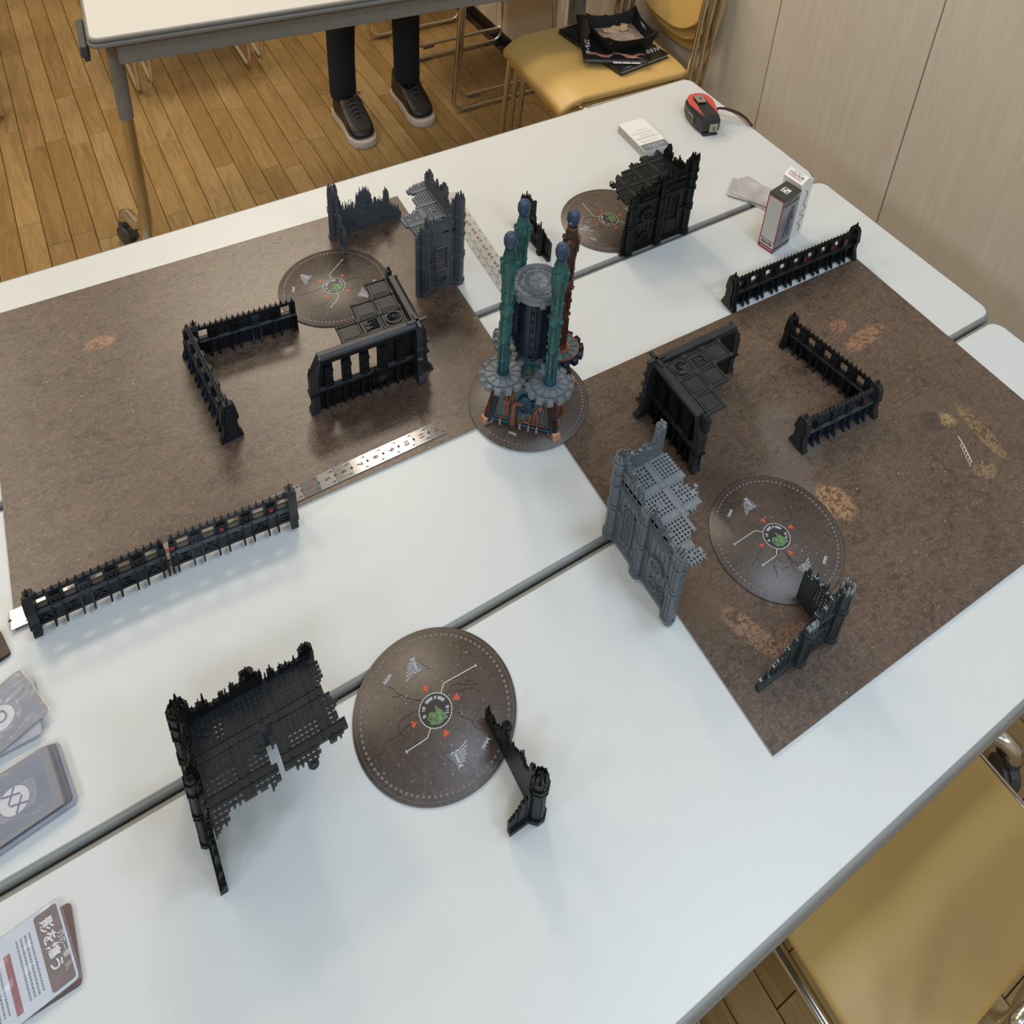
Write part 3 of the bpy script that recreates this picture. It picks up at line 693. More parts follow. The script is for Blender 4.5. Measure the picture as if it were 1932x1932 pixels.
barricade('dark spiked barricade without red lamps at the lower left corner of the left board', (-.103, .681), (.0225, .6775), 5, RZ, (1, 0), .050, ('black2', 'black'), blue=(0, 2), seed=2)
barricade('spiked barricade with red lamps beside the numbered strip, right neighbour of the plain one', (.0275, .6775), (.155, .667), 5, RZ, (0, 1), .050, ('slate', 'black'), red=(0, 2, 4), blue=(1,), seed=1)
barricade('long spiked barricade on the upper edge of the right board below the two paint boxes', (.797, .679), (1.050, .6715), 9, BZ, (1, 1), .056, ('black', 'black2'), red=(5, 7, 8), seed=2)
t = barricade('black L-shaped spiked barricade on the left board with a tall pylon at its near end', (.117, .950), (.247, .938), 5, BZ, (1, 0), .052, ('black2', 'black'), solid=(1, 2, 3), blue=(3,), seed=2)
a = math.atan2(.938 - .950, .247 - .117); Minv = TR(.117, .950, 0, a).inverted()
p = Minv @ Vector((.113, .955, 0)); p2 = Minv @ Vector((.1235, .800, 0))
barricade(None, (p.x, p.y), (p2.x, p2.y), 6, 0, (0, 1), .058, ('black2', 'navy'), blue=(1, 3), parent=t, seed=3)
t = barricade('dark L-shaped spiked barricade with red lamps on the right board, crossing the board seam', (.826, .588), (.842, .456), 5, BZ, (1, 0), .052, ('black', 'black2'), seed=2)
a = math.atan2(.456 - .588, .842 - .826); Minv = TR(.826, .588, 0, a).inverted()
p = Minv @ Vector((.717, .4545, 0)); p2 = Minv @ Vector((.846, .446, 0))
barricade(None, (p.x, p.y), (p2.x, p2.y), 5, 0, (1, 1), .050, ('slate', 'navy'), red=(0, 4), solid=(1, 2), blue=(1, 4), parent=t, seed=1)

# ------------------------------------------------------------------ wall kits
def frame(P, ux, uy):   # local x = along wall, local y = outward normal
    m = Matrix.Identity(4); n = Vector(uy); d = Vector(ux)
    for i in range(3): m[i][0] = d[i]; m[i][1] = n[i]; m[i][2] = (0, 0, 1)[i]; m[i][3] = P[i]
    return m
def inpoly(x, y, poly):
    c = False; j = len(poly) - 1
    for i in range(len(poly)):
        xi, yi = poly[i]; xj, yj = poly[j]
        if (yi > y) != (yj > y) and x < (xj - xi) * (y - yi) / (yj - yi) + xi: c = not c
        j = i
    return c
def lerp(tab, x):
    for (a, va), (b_, vb) in zip(tab, tab[1:]):
        if x <= b_: return va + (vb - va) * max(0, min(1, (x - a) / (b_ - a)))
    return tab[-1][1]
def ruinwall(t, F, L, top, feats, m, seed=0, dry=None, thick=.0034, jag=.005):
    """jagged-topped gothic wall; feats = (kind, s, z, w, h)"""
    rr = random.Random(seed); du = .0022; n = max(2, int(L / du)); du = L / n
    holes = [(f[1] - f[3] / 2, f[1] + f[3] / 2, f[2], f[2] + f[4]) for f in feats if f[0] in ('grille', 'hole')]
    tops = []; j = 0
    for i in range(n):
        if i % 2 == 0: j = rr.uniform(-jag, jag) if rr.random() < .8 else rr.uniform(0, jag * 2.2)
        tops.append(max(.004, lerp(top, (i + .5) * du) + j))
    q = MB().at(F)
    for i in range(n):
        x0, x1 = i * du, (i + 1) * du; segs = [(0, tops[i])]
        for (a, b_, za, zb) in holes:
            if x0 + du / 2 > a and x0 + du / 2 < b_:
                ns = []
                for (s0, s1) in segs:
                    if s1 <= za or s0 >= zb: ns.append((s0, s1)); continue
                    if s0 < za: ns.append((s0, za))
                    if s1 > zb: ns.append((zb, s1))
                segs = ns
        for s0, s1 in segs: q.box(x0, x1, -thick, 0, s0, s1)
    q.build('wall_slab', m, t)
    topz = lambda x: tops[max(0, min(n - 1, int(x / du)))]
    q = MB().at(F); x = .002
    while x < L - .002:
        zt = topz(x); h = rr.uniform(.002, .0085) if rr.random() < .8 else rr.uniform(.008, .014); w_ = rr.uniform(.0006, .0013)
        if zt > .012: q.taper([(x - w_, -thick * .8), (x + w_, -thick * .8), (x + w_, .0008), (x - w_, .0008)], zt - .004, [(x - w_ * .4, -thick * .6), (x + w_ * .5, -thick * .6), (x + w_ * .5, -.0004), (x - w_ * .4, -.0004)], zt + h)
        x += rr.uniform(.0022, .0055)
    o = q.build('broken_shards', m, t); o['kind'] = 'stuff'
    # plinth, cornice bands clipped to what still stands
    q = MB().at(F); q.box(0, L, 0, .0026, 0, .0055); q.box(0, L, 0, .0014, .0055, .008); q.build('plinth', m, t)
    for zc in (.052, .092, .118):
        q = MB().at(F); any_ = False; x = 0; run = None
        for i in range(n + 1):
            ok = i < n and tops[i] > zc + .006 and not any(f[0] in ('grille', 'gear', 'blind', 'vent') and abs((i + .5) * du - f[1]) < f[3] / 2 + .003 and (f[2] - (f[3] / 2 if f[0] in ('gear', 'vent') else 0) - .003) < zc < f[2] + (f[4] if f[4] else f[3] / 2) + .004 for f in feats)
            if ok and run is None: run = i
            if not ok and run is not None:
                if i - run > 3: q = MB().at(F); q.box(run * du, i * du, 0, .0022, zc, zc + .003); q.box(run * du, i * du, 0, .0012, zc - .003, zc); q.build('cornice_band', m, t)
                run = None
    for i in range(int(L / .0075)):   # raised seams between wall plates
        x = .0038 + i * .0075; zt = topz(x) - .002
        if zt > .02 and not any(a - .001 < x < b_ + .001 for (a, b_, za, zb) in holes):
            q = MB().at(F); q.box(x - .0005, x + .0005, 0, .0009, .008, zt); q.build('seam_strip', m, t)
    for f in feats:
        k, s, z, w_, h = f
        if k == 'pier':
            zt = min(h, topz(s) + .008); q = MB().at(F)
            q.prism([(s - w_ / 2, 0), (s - w_ / 2, .004), (s - w_ * .3, .0068), (s + w_ * .3, .0068), (s + w_ / 2, .004), (s + w_ / 2, 0)], 0, zt)
            for sx in (-.16, .16): q.box(s + sx * w_ - .0006, s + sx * w_ + .0006, .0066, .0078, .01, zt - .003)
            for zb in (0, .050, .056, .090, .108, .124):
                if zb + .004 < zt: q.prism([(s - w_ * .58, 0), (s - w_ * .58, .0046), (s - w_ * .34, .0082), (s + w_ * .34, .0082), (s + w_ * .58, .0046), (s + w_ * .58, 0)], zb, zb + (.0055 if zb == 0 else .0026))
            q.build('pier', m, t)
            q = MB().at(F)
            for i in range(6): xx = s + rr.uniform(-.45, .45) * w_; q.taper([(xx - .001, 0), (xx + .001, 0), (xx + .001, .0055), (xx - .001, .0055)], zt - .001, [(xx - .0005, .001), (xx + .0006, .001), (xx + .0006, .004), (xx - .0005, .004)], zt + rr.uniform(.002, .008))
            q.build('broken_crown', m if not dry else dry, t)
        elif k == 'grille':
            q = MB().at(F); x0, x1 = s - w_ / 2, s + w_ / 2; c_ = .003
            q.box(x0 - .0026, x0 + .0004, -.001, .0022, z - .002, z + h + .0026); q.box(x1 - .0004, x1 + .0026, -.001, .0022, z - .002, z + h + .0026)
            q.box(x0, x1, -.001, .0022, z + h - .0004, z + h + .0026); q.box(x0, x1, -.001, .0022, z - .0026, z + .0004); q.build('window_frame', m, t, bevel=.0006, seg=1)
            q = MB().at(F)
            for i in range(1, 4): xx = x0 + w_ * i / 4; q.box(xx - .0005, xx + .0005, -.0022, -.0006, z, z + h)
            for i in range(1, 6): zz = z + h * i / 6; q.box(x0, x1, -.0022, -.0006, zz - .0005, zz + .0005)
            q.build('window_bars', m, t)
        elif k == 'blind':   # tall blind window relief
            q = MB().at(F); x0, x1 = s - w_ / 2, s + w_ / 2
            for a_, b_ in (((x0, x0 + .0012)), ((x1 - .0012, x1))): q.box(a_, b_, 0, .0018, z, z + h)
            q.box(x0, x1, 0, .0018, z + h - .0012, z + h); q.box(x0, x1, 0, .0018, z, z + .0012)
            for i in range(1, 3): xx = x0 + w_ * i / 3; q.box(xx - .0005, xx + .0005, 0, .0013, z, z + h)
            for i in range(1, 6): zz = z + h * i / 6; q.box(x0, x1, 0, .0013, zz - .0005, zz + .0005)
            q.build('blind_window', m, t)
        elif k == 'gear':
            G = F @ Matrix.Translation((s, 0, z)) @ Matrix.Rotation(-PI / 2, 4, 'X')
            q = MB().at(G); r_ = w_ / 2; q.ring(r_ * .62, r_ * .86, 0, .0034, 24); q.ring(0.0001, r_ * .6, 0, .0012, 20); q.ring(r_ * .2, r_ * .36, .0012, .0030, 16)
            for i in range(16): a_ = 2 * PI * i / 16; q.at(G @ TR(r_ * .92 * math.cos(a_), r_ * .92 * math.sin(a_), .0013, a_)); q.cbox((0, 0, 0), (r_ * .2, r_ * .17, .0026))
            q.build('gear_emblem', m, t)
        elif k == 'vent':
            G = F @ Matrix.Translation((s, 0, z)) @ Matrix.Rotation(-PI / 2, 4, 'X')
            q = MB().at(G); r_ = w_ / 2; q.ring(r_ * .78, r_, 0, .003, 24)
            for i in range(-3, 4): L_ = 2 * math.sqrt(max(0, (r_ * .78) ** 2 - (i * r_ * .24) ** 2)); q.cbox((i * r_ * .24, 0, .0008), (r_ * .1, L_, .0016))
            q.build('round_vent', m, t)
        elif k == 'pipes':
            q = MB().at(F)
            for i in range(3): q.tube([(s + (i - 1) * .003, .0015, z), (s + (i - 1) * .003, .0015, z + h * (1 - i * .2)), (s + (i - 1) * .003 + .003, .0015, z + h * (1 - i * .2) + .002)], .0009, 6)
            q.build('pipe_cluster', m, t)
        elif k == 'ledge':
            q = MB().at(F); q.box(s - w_ / 2, s + w_ / 2, 0, .0032, z, z + h)
            nn = int(w_ / .004)
            for i in range(nn): q.box(s - w_ / 2 + (i + .25) * w_ / nn, s - w_ / 2 + (i + .7) * w_ / nn, .0032, .0042, z + h * .2, z + h * .8)
            q.build('dentil_ledge', m, t)
        elif k == 'fence':   # thin upright bars on a low wall
            q = MB().at(F)
            for i in range(int(w_ / .003)): xx = s - w_ / 2 + (i + .5) * .003; q.tube([(xx, -.0015, z), (xx + rr.uniform(-.0007, .0007), -.0015, z + h * rr.uniform(.6, 1.1))], .0005, 5)
            q.box(s - w_ / 2, s + w_ / 2, -.0022, -.0009, z + h * .3, z + h * .3 + .0009); q.build('railing_bars', m, t)
    if dry:
        q = MB().at(F)
        for i in range(n):
            if rr.random() < .45: q.box(i * du, (i + 1) * du, -thick - .0001, .0001, tops[i] - .0002, tops[i] + .0008)
        o = q.build('chipped_edge', dry, t); o['kind'] = 'stuff'
def grate(t, F, nx, ny, poly, pitch, z, m, seed=0):
    """floor of separate grated tiles (pitch) clipped by a ragged outline; holes are real"""
    rr = random.Random(seed); N = 8; c = pitch / N; bw = c * .40; th = .0022
    th = .0042; keep = set()
    for i in range(nx * N):
        for j in range(ny * N):
            if inpoly((i + .5) * c + rr.uniform(-.0018, .0018), (j + .5) * c + rr.uniform(-.0018, .0018), poly): keep.add((i, j))
    for ti in range(nx):
        for tj in range(ny):
            cells = [(i, j) for i in range(ti * N, ti * N + N) for j in range(tj * N, tj * N + N) if (i, j) in keep]
            if len(cells) < 5: continue
            q = MB().at(F); kind = (ti * 2 + tj + seed) % 3
            for (i, j) in cells:
                a, b_ = i % N, j % N; x, y = i * c, j * c
                solid = a in (0, N - 1) or b_ in (0, N - 1) or (kind == 1 and a in (3, 4) and b_ in (3, 4))
                if kind == 2 and (a, b_) in ((2, 2), (2, 5), (5, 2), (5, 5)): solid = True
                if solid: q.box(x, x + c, y, y + c, z - th, z)
                else:
                    q.box(x, x + bw, y, y + c, z - th, z); q.box(x + bw, x + c, y, y + bw, z - th, z)
            # raised frame lines
            x0, y0 = ti * pitch, tj * pitch
            for (i, j) in cells:
                a, b_ = i % N, j % N
                if a == 0: q.box(i * c + c * .75, i * c + c, j * c, j * c + c, z, z + .0007)
                if a == N - 1: q.box(i * c, i * c + c * .25, j * c, j * c + c, z, z + .0007)
                if b_ == 0: q.box(i * c, i * c + c, j * c + c * .75, j * c + c, z, z + .0007)
                if b_ == N - 1: q.box(i * c, i * c + c, j * c, j * c + c * .25, z, z + .0007)
            if kind == 1 and (ti * N + 3, tj * N + 3) in keep: 
                q.at(F @ Matrix.Translation((x0 + pitch / 2, y0 + pitch / 2, z))); q.ring(c * .55, c * .95, 0, .0009, 12); q.at(F)
            q.build('grated_tile', m, t)
def ruin_corner(label, corner, z, dA, dB, LA_, LB_, topA, topB, fA, fB, m, seed, floor_=None, dry=None, name='gothic_ruin', pier=True, ph=.155, thick=.0034):
    """wall A runs along dA, wall B along dB, both from the corner; outside is away from the other wall"""
    t = thing(name, label, 'ruin', (corner[0], corner[1], z))
    A = frame((0, 0, 0), dA, tuple(-v for v in dB)); B = frame((0, 0, 0), dB, tuple(-v for v in dA))
    ruinwall(t, A, LA_, topA, fA, m, seed, dry, thick); ruinwall(t, B, LB_, topB, fB, m, seed + 50, dry, thick)
    if pier:
        G = frame((0, 0, 0), dA, dB); q = MB().at(G); w_ = .0105
        def oc(r_): return [(-r_, r_ * .4), (-r_ * .4, r_), (r_ * .4, r_), (r_, r_ * .4), (r_, -r_ * .4), (r_ * .4, -r_), (-r_ * .4, -r_), (-r_, -r_ * .4)]
        q.prism([(x_ , y_) for x_, y_ in oc(.0070)], 0, ph - .006)
        for zb in (0, .05, .056, .09, .108, .124):
            if zb < ph - .01: q.prism(oc(.0086), zb, zb + (.006 if zb == 0 else .0028))
        for k in range(4):
            a_ = k * PI / 2; q.at(G @ Matrix.Rotation(a_, 4, 'Z')); q.box(.0068, .0078, -.0012, .0012, .01, ph - .01)
        q.at(G).build('corner_pier', m, t)
        rr = random.Random(seed); q = MB().at(G)
        for i in range(9):
            a_ = 2 * PI * i / 9; r_ = .0055; x_, y_ = r_ * math.cos(a_), r_ * math.sin(a_)
            q.taper([(x_ - .0016, y_ - .0016), (x_ + .0016, y_ - .0016), (x_ + .0016, y_ + .0016), (x_ - .0016, y_ + .0016)], ph - .008, [(x_ - .0006, y_ - .0006), (x_ + .0006, y_ - .0006), (x_ + .0006, y_ + .0006), (x_ - .0006, y_ + .0006)], ph + rr.uniform(-.002, .005))
        q.build('broken_crown', m if not dry else dry, t)
    if floor_:
        nx, ny, poly, pitch, fz, fm = floor_
        grate(t, frame((thick * 0, 0, 0), dA, dB), nx, ny, poly, pitch, fz, fm, seed)
        q = MB().at(frame((0, 0, 0), dA, dB)); q.box(.003, LA_ * .93, .003, .006, fz - .007, fz - .002); q.box(.003, .006, .003, LB_ * .93, fz - .007, fz - .002); q.build('floor_bracket', m, t)
    return t
# K : light grey ruin at the right board's left edge (long wall runs toward the viewer)
ruin_corner('tall light-grey ruin with grated floor on the left edge of the right board',
    (.4495, .4775), BZ, (0, -1, 0), (1, 0, 0), .115, .055,
    [(0, .134), (.012, .134), (.024, .124), (.045, .100), (.056, .108), (.066, .112), (.075, .104), (.100, .104), (.115, .108)],
    [(0, .140), (.01, .132), (.03, .128), (.042, .130), (.046, .146), (.055, .146)],
    [('pier', .052, 0, .013, .118), ('pier', .108, 0, .014, .113), ('blind', .027, .018, .019, .055), ('gear', .079, .050, .024, 0), ('ledge', .028, .088, .03, .006), ('ledge', .080, .086, .03, .006), ('pipes', .092, .008, .01, .018), ('vent', .079, .018, .015, 0)],
    [('pier', .052, 0, .012, .15), ('ledge', .027, .088, .03, .006)], 'grey', 11,
    (4, 2, [(0, 0), (.118, 0), (.12, .022), (.112, .028), (.104, .018), (.093, .026), (.089, .034), (.074, .031), (.072, .052), (.054, .066), (.045, .054), (.028, .063), (.0, .06)], .033, .104, 'greyl'), dry='greyl', ph=.137)
# D : mid grey ruin on the left board's far right corner
ruin_corner('tall mid-grey ruin with barred window beside the clear numbered strip',
    (.478, .911), BZ, (0, 1, 0), (-1, 0, 0), .108, .066,
    [(0, .148), (.01, .130), (.03, .120), (.05, .134), (.07, .126), (.09, .118), (.098, .122), (.108, .122)],
    [(0, .150), (.01, .148), (.016, .124), (.03, .128), (.05, .130), (.058, .116), (.066, .105)],
    [('pier', .053, 0, .012, .14), ('pier', .102, 0, .009, .126), ('blind', .027, .018, .019, .055)],
    [('pier', .053, 0, .012, .122), ('grille', .027, .036, .016, .040), ('vent', .027, .018, .018, 0), ('ledge', .03, .096, .034, .006), ('pipes', .040, .05, .01, .02)], 'gcorner', 5,
    (4, 3, [(0, 0), (.112, 0), (.116, .02), (.104, .034), (.094, .026), (.078, .036), (.066, .036), (.054, .062), (.036, .074), (.030, .060), (.018, .066), (.006, .052)], .033, .104, 'grey'), dry=None, ph=.160)
# F : big black ruin at the back
F_POLY = [(0, 0), (.126, 0), (.128, .02), (.118, .034), (.122, .048), (.108, .052), (.100, .066), (.092, .060), (.084, .072), (.070, .066), (.062, .080), (.045, .070), (.036, .086), (.018, .078), (.010, .088), (0, .084)]
ruin_corner('tall black ruin at the back, standing along the farther grey table seam',
    (.847, .8445), .0004, (-1, 0, 0), (0, 1, 0), .125, .070,
    [(0, .146), (.012, .140), (.02, .128), (.035, .124), (.048, .132), (.06, .122), (.09, .116), (.105, .110), (.115, .100), (.125, .030)],
    [(0, .146), (.012, .124), (.03, .118), (.05, .110), (.058, .120), (.07, .116)],
    [('pier', .056, 0, .012, .140), ('pier', .112, 0, .013, .112), ('gear', .084, .068, .026, 0), ('grille', .030, .038, .017, .048), ('ledge', .03, .105, .034, .006), ('ledge', .084, .100, .03, .005), ('vent', .084, .022, .02, 0), ('pipes', .10, .02, .01, .02)],
    [('pier', .064, 0, .009, .124)], 'black', 21, (4, 3, F_POLY, .0335, .104, 'black2'), ph=.152)
# M : big black ruin in the foreground
M_POLY = [(0, 0), (.112, 0), (.113, .022), (.107, .028), (.116, .045), (.112, .058), (.119, .070), (.108, .078), (.094, .070), (.090, .082), (.078, .084), (.072, .076), (.064, .077), (.0625, .070), (.060, .030), (.056, .030), (.054, .064), (.060, .070), (.055, .082), (.040, .080), (.036, .077), (.032, .080), (.018, .079), (.016, .087), (.004, .090)]
ruin_corner('large black ruin on the front table across the grey seam, grated floor facing the viewer',
    (-.002, .4695), .0004, (1, 0, 0), (0, -1, 0), .112, .090,
    [(0, .136), (.012, .122), (.03, .114), (.045, .120), (.056, .120), (.068, .107), (.08, .103), (.095, .112), (.112, .107)],
    [(0, .136), (.010, .126), (.03, .120), (.045, .112), (.055, .096), (.066, .066), (.078, .038), (.090, .010)],
    [('pier', .056, 0, .012, .122), ('pier', .106, 0, .012, .112), ('grille', .030, .038, .017, .048), ('gear', .082, .068, .026, 0)],
    [('pier', .046, 0, .012, .118), ('gear', .024, .06, .024, 0), ('vent', .024, .02, .016, 0), ('ledge', .025, .105, .03, .005)], 'black', 31,
    (4, 3, M_POLY, .0335, .104, 'black2'), ph=.138)
# small corner ruins : E, L, G, N
small = dict(name='ruined_wall_corner', thick=.003)
ruin_corner('small mid-grey broken corner with railings at the top edge of the left board',
    (.3555, 1.0835), BZ, (1, 0, 0), (0, -1, 0), .108, .046,
    [(0, .088), (.008, .072), (.014, .050), (.034, .048), (.036, .070), (.05, .072), (.058, .064), (.061, .040), (.078, .040), (.080, .060), (.086, .058), (.088, .030), (.108, .014)],
    [(0, .088), (.008, .07), (.02, .052), (.046, .036)],
    [('fence', .024, .048, .020, .016), ('fence', .07, .040, .016, .014)], [('blind', .024, .01, .014, .03)], 'gcorner', 41, dry=None, ph=.098, **small)
tE = [o for o in bpy.data.objects if o.get('label', '').startswith('small mid-grey broken corner')][0]
q = MB().at(Matrix.Translation((.022, -.0035, .020)) @ Matrix.Rotation(PI / 2, 4, 'X')); q.ring(.0085, .0115, 0, .003, 24); q.ring(.0, .008, 0, .001, 20)
for k in range(6): a_ = k * PI / 3; q.at(Matrix.Translation((.022, -.0035, .020)) @ Matrix.Rotation(PI / 2, 4, 'X') @ Matrix.Rotation(a_, 4, 'Z')); q.box(0, .0085, -.0008, .0008, 0, .002)
q.build('wheel_emblem', 'gcorner', tE)
q = MB()
for k in range(3):
    q.at(Matrix.Translation((.050, -.0035, .030 + k * .012)) @ Matrix.Rotation(PI / 2, 4, 'X')); q.ring(.0016, .0030, 0, .002, 12, c=(.006, 0)); q.box(-.006, .0035, -.0008, .0008, 0, .0016)
q.build('key_relief', 'gcorner', tE)
ruin_corner('small ash-grey ruined corner with dry-brushed edges at the lower right of the right board',
    (.5845, .2685), BZ, (-1, 0, 0), (0, 1, 0), .102, .047,
    [(0, .086), (.01, .082), (.02, .074), (.036, .062), (.042, .068), (.050, .060), (.056, .040), (.068, .036), (.082, .014), (.095, .010), (.098, .016), (.102, .012)],
    [(0, .080), (.008, .056), (.014, .052), (.02, .062), (.026, .050), (.034, .056), (.040, .044), (.047, .058)],
    [('pier', .046, 0, .013, .064), ('gear', .025, .030, .026, 0)], [('grille', .022, .018, .016, .034)], 'ash', 51, dry='drybrush', ph=.092, **small)
ruin_corner('small black ruined wall standing behind the tower between it and the back disc',
    (.6185, .963), .0004, (0, -1, 0), (1, 0, 0), .078, .020,
    [(0, .068), (.01, .064), (.018, .060), (.024, .048), (.036, .040), (.040, .046), (.05, .034), (.06, .040), (.078, .036)],
    [(0, .068), (.008, .056), (.02, .058)],
    [('pier', .056, 0, .010, .04), ('gear', .026, .028, .022, 0)], [], 'black', 61, ph=.070, **small)
ruin_corner('small black ruined corner overlapping the right rim of the front table disc',
    (.2435, .294), .0022, (0, 1, 0), (-1, 0, 0), .090, .028,
    [(0, .068), (.012, .058), (.020, .050), (.034, .046), (.044, .036), (.050, .030), (.056, .040), (.066, .030), (.072, .018), (.090, .020)],
    [(0, .068), (.008, .050), (.014, .040), (.020, .024), (.028, .014)],
    [('gear', .028, .026, .022, 0), ('pier', .06, 0, .010, .036)], [], 'black', 71, ph=.076, **small)

# ------------------------------------------------------------------ flat-roofed buildings
def pylon(t, F, H, m):
    q = MB().at(F)
    prof = [(0, 0), (.020, 0), (.0205, .003), (.015, .010), (.0120, .030), (.0145, .034), (.0150, .038), (.0125, .040), (.0125, .052), (.0145, .055), (.0125, .058), (.012, H - .018), (.006, H - .002), (0, H)]
    q.prism([(p[0] + .0, p[1]) for p in prof], -.0035, .0035, 'y')   # lies in x-z, thickness in y
    q.build('buttress', m, t, bevel=.0005, seg=1)
    q = MB().at(F); 
    for zz in (.034, .053): q = MB().at(F); q.box(-.001, .0155, -.0048, .0048, zz, zz + .003); q.build('buttress_band', m, t)
    q = MB().at(F); q.box(-.001, .021, -.005, .005, 0, .0028); q.build('buttress_foot', m, t)
def bastion(label, corner, rz, z, m, mh, me_, seed):
    t = thing('flat_roofed_building', label, 'model building', (corner[0], corner[1], z), rz)
    H = .092; LA_, LB_ = .137, .100
    for (nm, F, L, shift) in (('A', frame((0, 0, 0), (1, 0, 0), (0, 1, 0)), LA_, 0), ('B', frame((0, 0, 0), (0, -1, 0), (-1, 0, 0)), LB_, 1)):
        n = 6 if nm == 'A' else 4; s = L / n; q = MB().at(F); wins = (2, 3, 4) if nm == 'A' else ()
        q.box(0, L, -.003, 0, 0, .032); q.box(0, L - .010, -.003, 0, .072, H - .006)
        for i in range(n + 1): x = i * s; q.box(max(0, x - .0058), min(L, x + .0058), -.003, 0, .032, .072)
        holes = []
        for i in range(n):
            if i not in wins: q.box(i * s + .0055, (i + 1) * s - .0055, -.003, 0, .032, .072)
        q.build('wall_slab', m, t)
        q = MB().at(F); q.prism([(0, .030), (.0055, .031), (.0055, .034), (.002, .038), (0, .038)], 0, L, 'x'); q.build('ledge', m, t)
        q = MB().at(F); q.box(0, L, 0, .004, 0, .004); q.build('plinth', m, t)
        for i in range(1, n):
            x = i * s
            q = MB().at(F); q.box(x - .005, x + .005, 0, .004, .036, .070); q.box(x - .0055, x + .0055, .004, .0062, .038, .045); q.box(x - .0055, x + .0055, .004, .0056, .062, .066)
            q.box(x - .0028, x + .0028, .004, .0052, .049, .059); q.build('pillar', m, t)
            for dx_ in (-.0048, .0048):
                q = MB().at(F); q.prism([(0, 0), (.008, 0), (.008, .004), (.0045, .012), (.004, .031), (0, .031)], x + dx_ - .0009, x + dx_ + .0009, 'x'); q.build('rib', m, t)
        for i in range(n):
            xa, xb = i * s + .0068, (i + 1) * s - .0068; xc = (xa + xb) / 2
            q = MB().at(F); q.box(xa, xb, 0, .0012, .008, .010); q.box(xa, xb, 0, .0012, .024, .026); q.box(xc - .004, xc + .004, 0, .0018, .013, .021); q.build('relief_panel', m, t)
        if nm == 'A':
            G = F @ Matrix.Translation((LA_ * .36, .003, .028)) @ Matrix.Rotation(-PI / 2, 4, 'X'); q = MB().at(G); q.ring(.0095, .0118, 0, .0062, 24); q.lathe([(.0095, .005), (.004, .001), (.0035, .003), (.0, .0035)], 20, cap=False); q.build('round_boss', m, t)
        # coping with notched underside
        q = MB().at(F); q.prism([(-.006, H - .006), (.0065, H - .006), (.0065, H - .002), (.003, H + .001), (-.004, H + .001)], -.002, L - .011, 'x')
        q.box(-.002, L - .011, .0065, .0075, H - .0045, H - .0025); q.build('coping', mh, t, bevel=.0004, seg=1)
        q = MB().at(F); k = int(L / .0045)
        for i in range(k - 3): q.box(i * L / k, (i + .55) * L / k, .001, .0058, H - .009, H - .006)
        q.build('coping_teeth', m, t)
    pylon(t, frame((0, .001, 0), (0, 1, 0), (1, 0, 0)), H, mh); pylon(t, frame((-.001, 0, 0), (-1, 0, 0), (0, 1, 0)), H, mh)
    for F, L in ((frame((0, 0, 0), (1, 0, 0), (0, 1, 0)), LA_), (frame((0, 0, 0), (0, -1, 0), (-1, 0, 0)), LB_)):
        q = MB().at(F); q.prism([(L - .009, 0), (L + .002, 0), (L + .003, .003), (L - .0005, .010), (L - .0005, .030), (L + .0015, .033), (L + .0015, .062), (L - .011, H), (L - .014, H), (L - .009, .06)], -.004, .0085, 'y'); q.build('end_cap', mh, t, bevel=.0006, seg=1)
        q = MB().at(F); q.box(L - .011, L + .0028, -.005, .0098, .032, .035); q.build('end_band', m, t)
    q = MB(); q.cbox((-.001, .001, H + .0015), (.026, .0045, .004)); q.cbox((-.001, .001, H + .0015), (.0045, .026, .004)); q.build('corner_cross', mh, t, bevel=.0004, seg=1)
    q = MB(); q.box(-.003, .003, -LB_ - .003, -LB_ + .006, H - .02, H + .004); q.taper([(-.002, -LB_), (.002, -LB_), (.002, -LB_ + .004), (-.002, -LB_ + .004)], H + .004, [(-.001, -LB_ + .001), (.001, -LB_ + .001), (.001, -LB_ + .003), (-.001, -LB_ + .003)], H + .009); q.build('end_post', mh, t)
    P = .0285; z0 = H - .004
    for (i, j, kind) in ((0, 0, 'fan'), (1, 0, 'duct'), (2, 0, 'plain'), (0, 1, 'plain'), (1, 1, 'plain'), (0, 2, 'plain')):
        x0, y1 = .007 + i * P, -.007 - j * P; cx, cy = x0 + P / 2, y1 - P / 2; q = MB()
        q.cbox((cx, cy, z0 - .0012), (P - .0006, P - .0006, .0024))
        r_ = P / 2 - .0016
        for sx, sy, lx, ly in ((1, 0, .0022, P - .001), (-1, 0, .0022, P - .001), (0, 1, P - .001, .0022), (0, -1, P - .001, .0022)): q.cbox((cx + sx * r_, cy + sy * r_, z0 + .0006), (lx, ly, .0014))
        for sx in (-1, 1):
            for sy in (-1, 1): q.at(Matrix.Translation((cx + sx * r_, cy + sy * r_, z0))); q.lathe([(.0027, 0), (.0027, .0016), (.0020, .0024)], 10); q.at(Matrix.Identity(4))
        tile = q.build('roof_tile', me_, t, bevel=.0002, seg=1)
        if kind == 'plain':
            q = MB(); q.prism(rrect(cx - P * .33, cx + P * .33, cy - P * .33, cy + P * .33, .002, 3), z0, z0 + .0007); q.build('raised_panel', me_, tile)
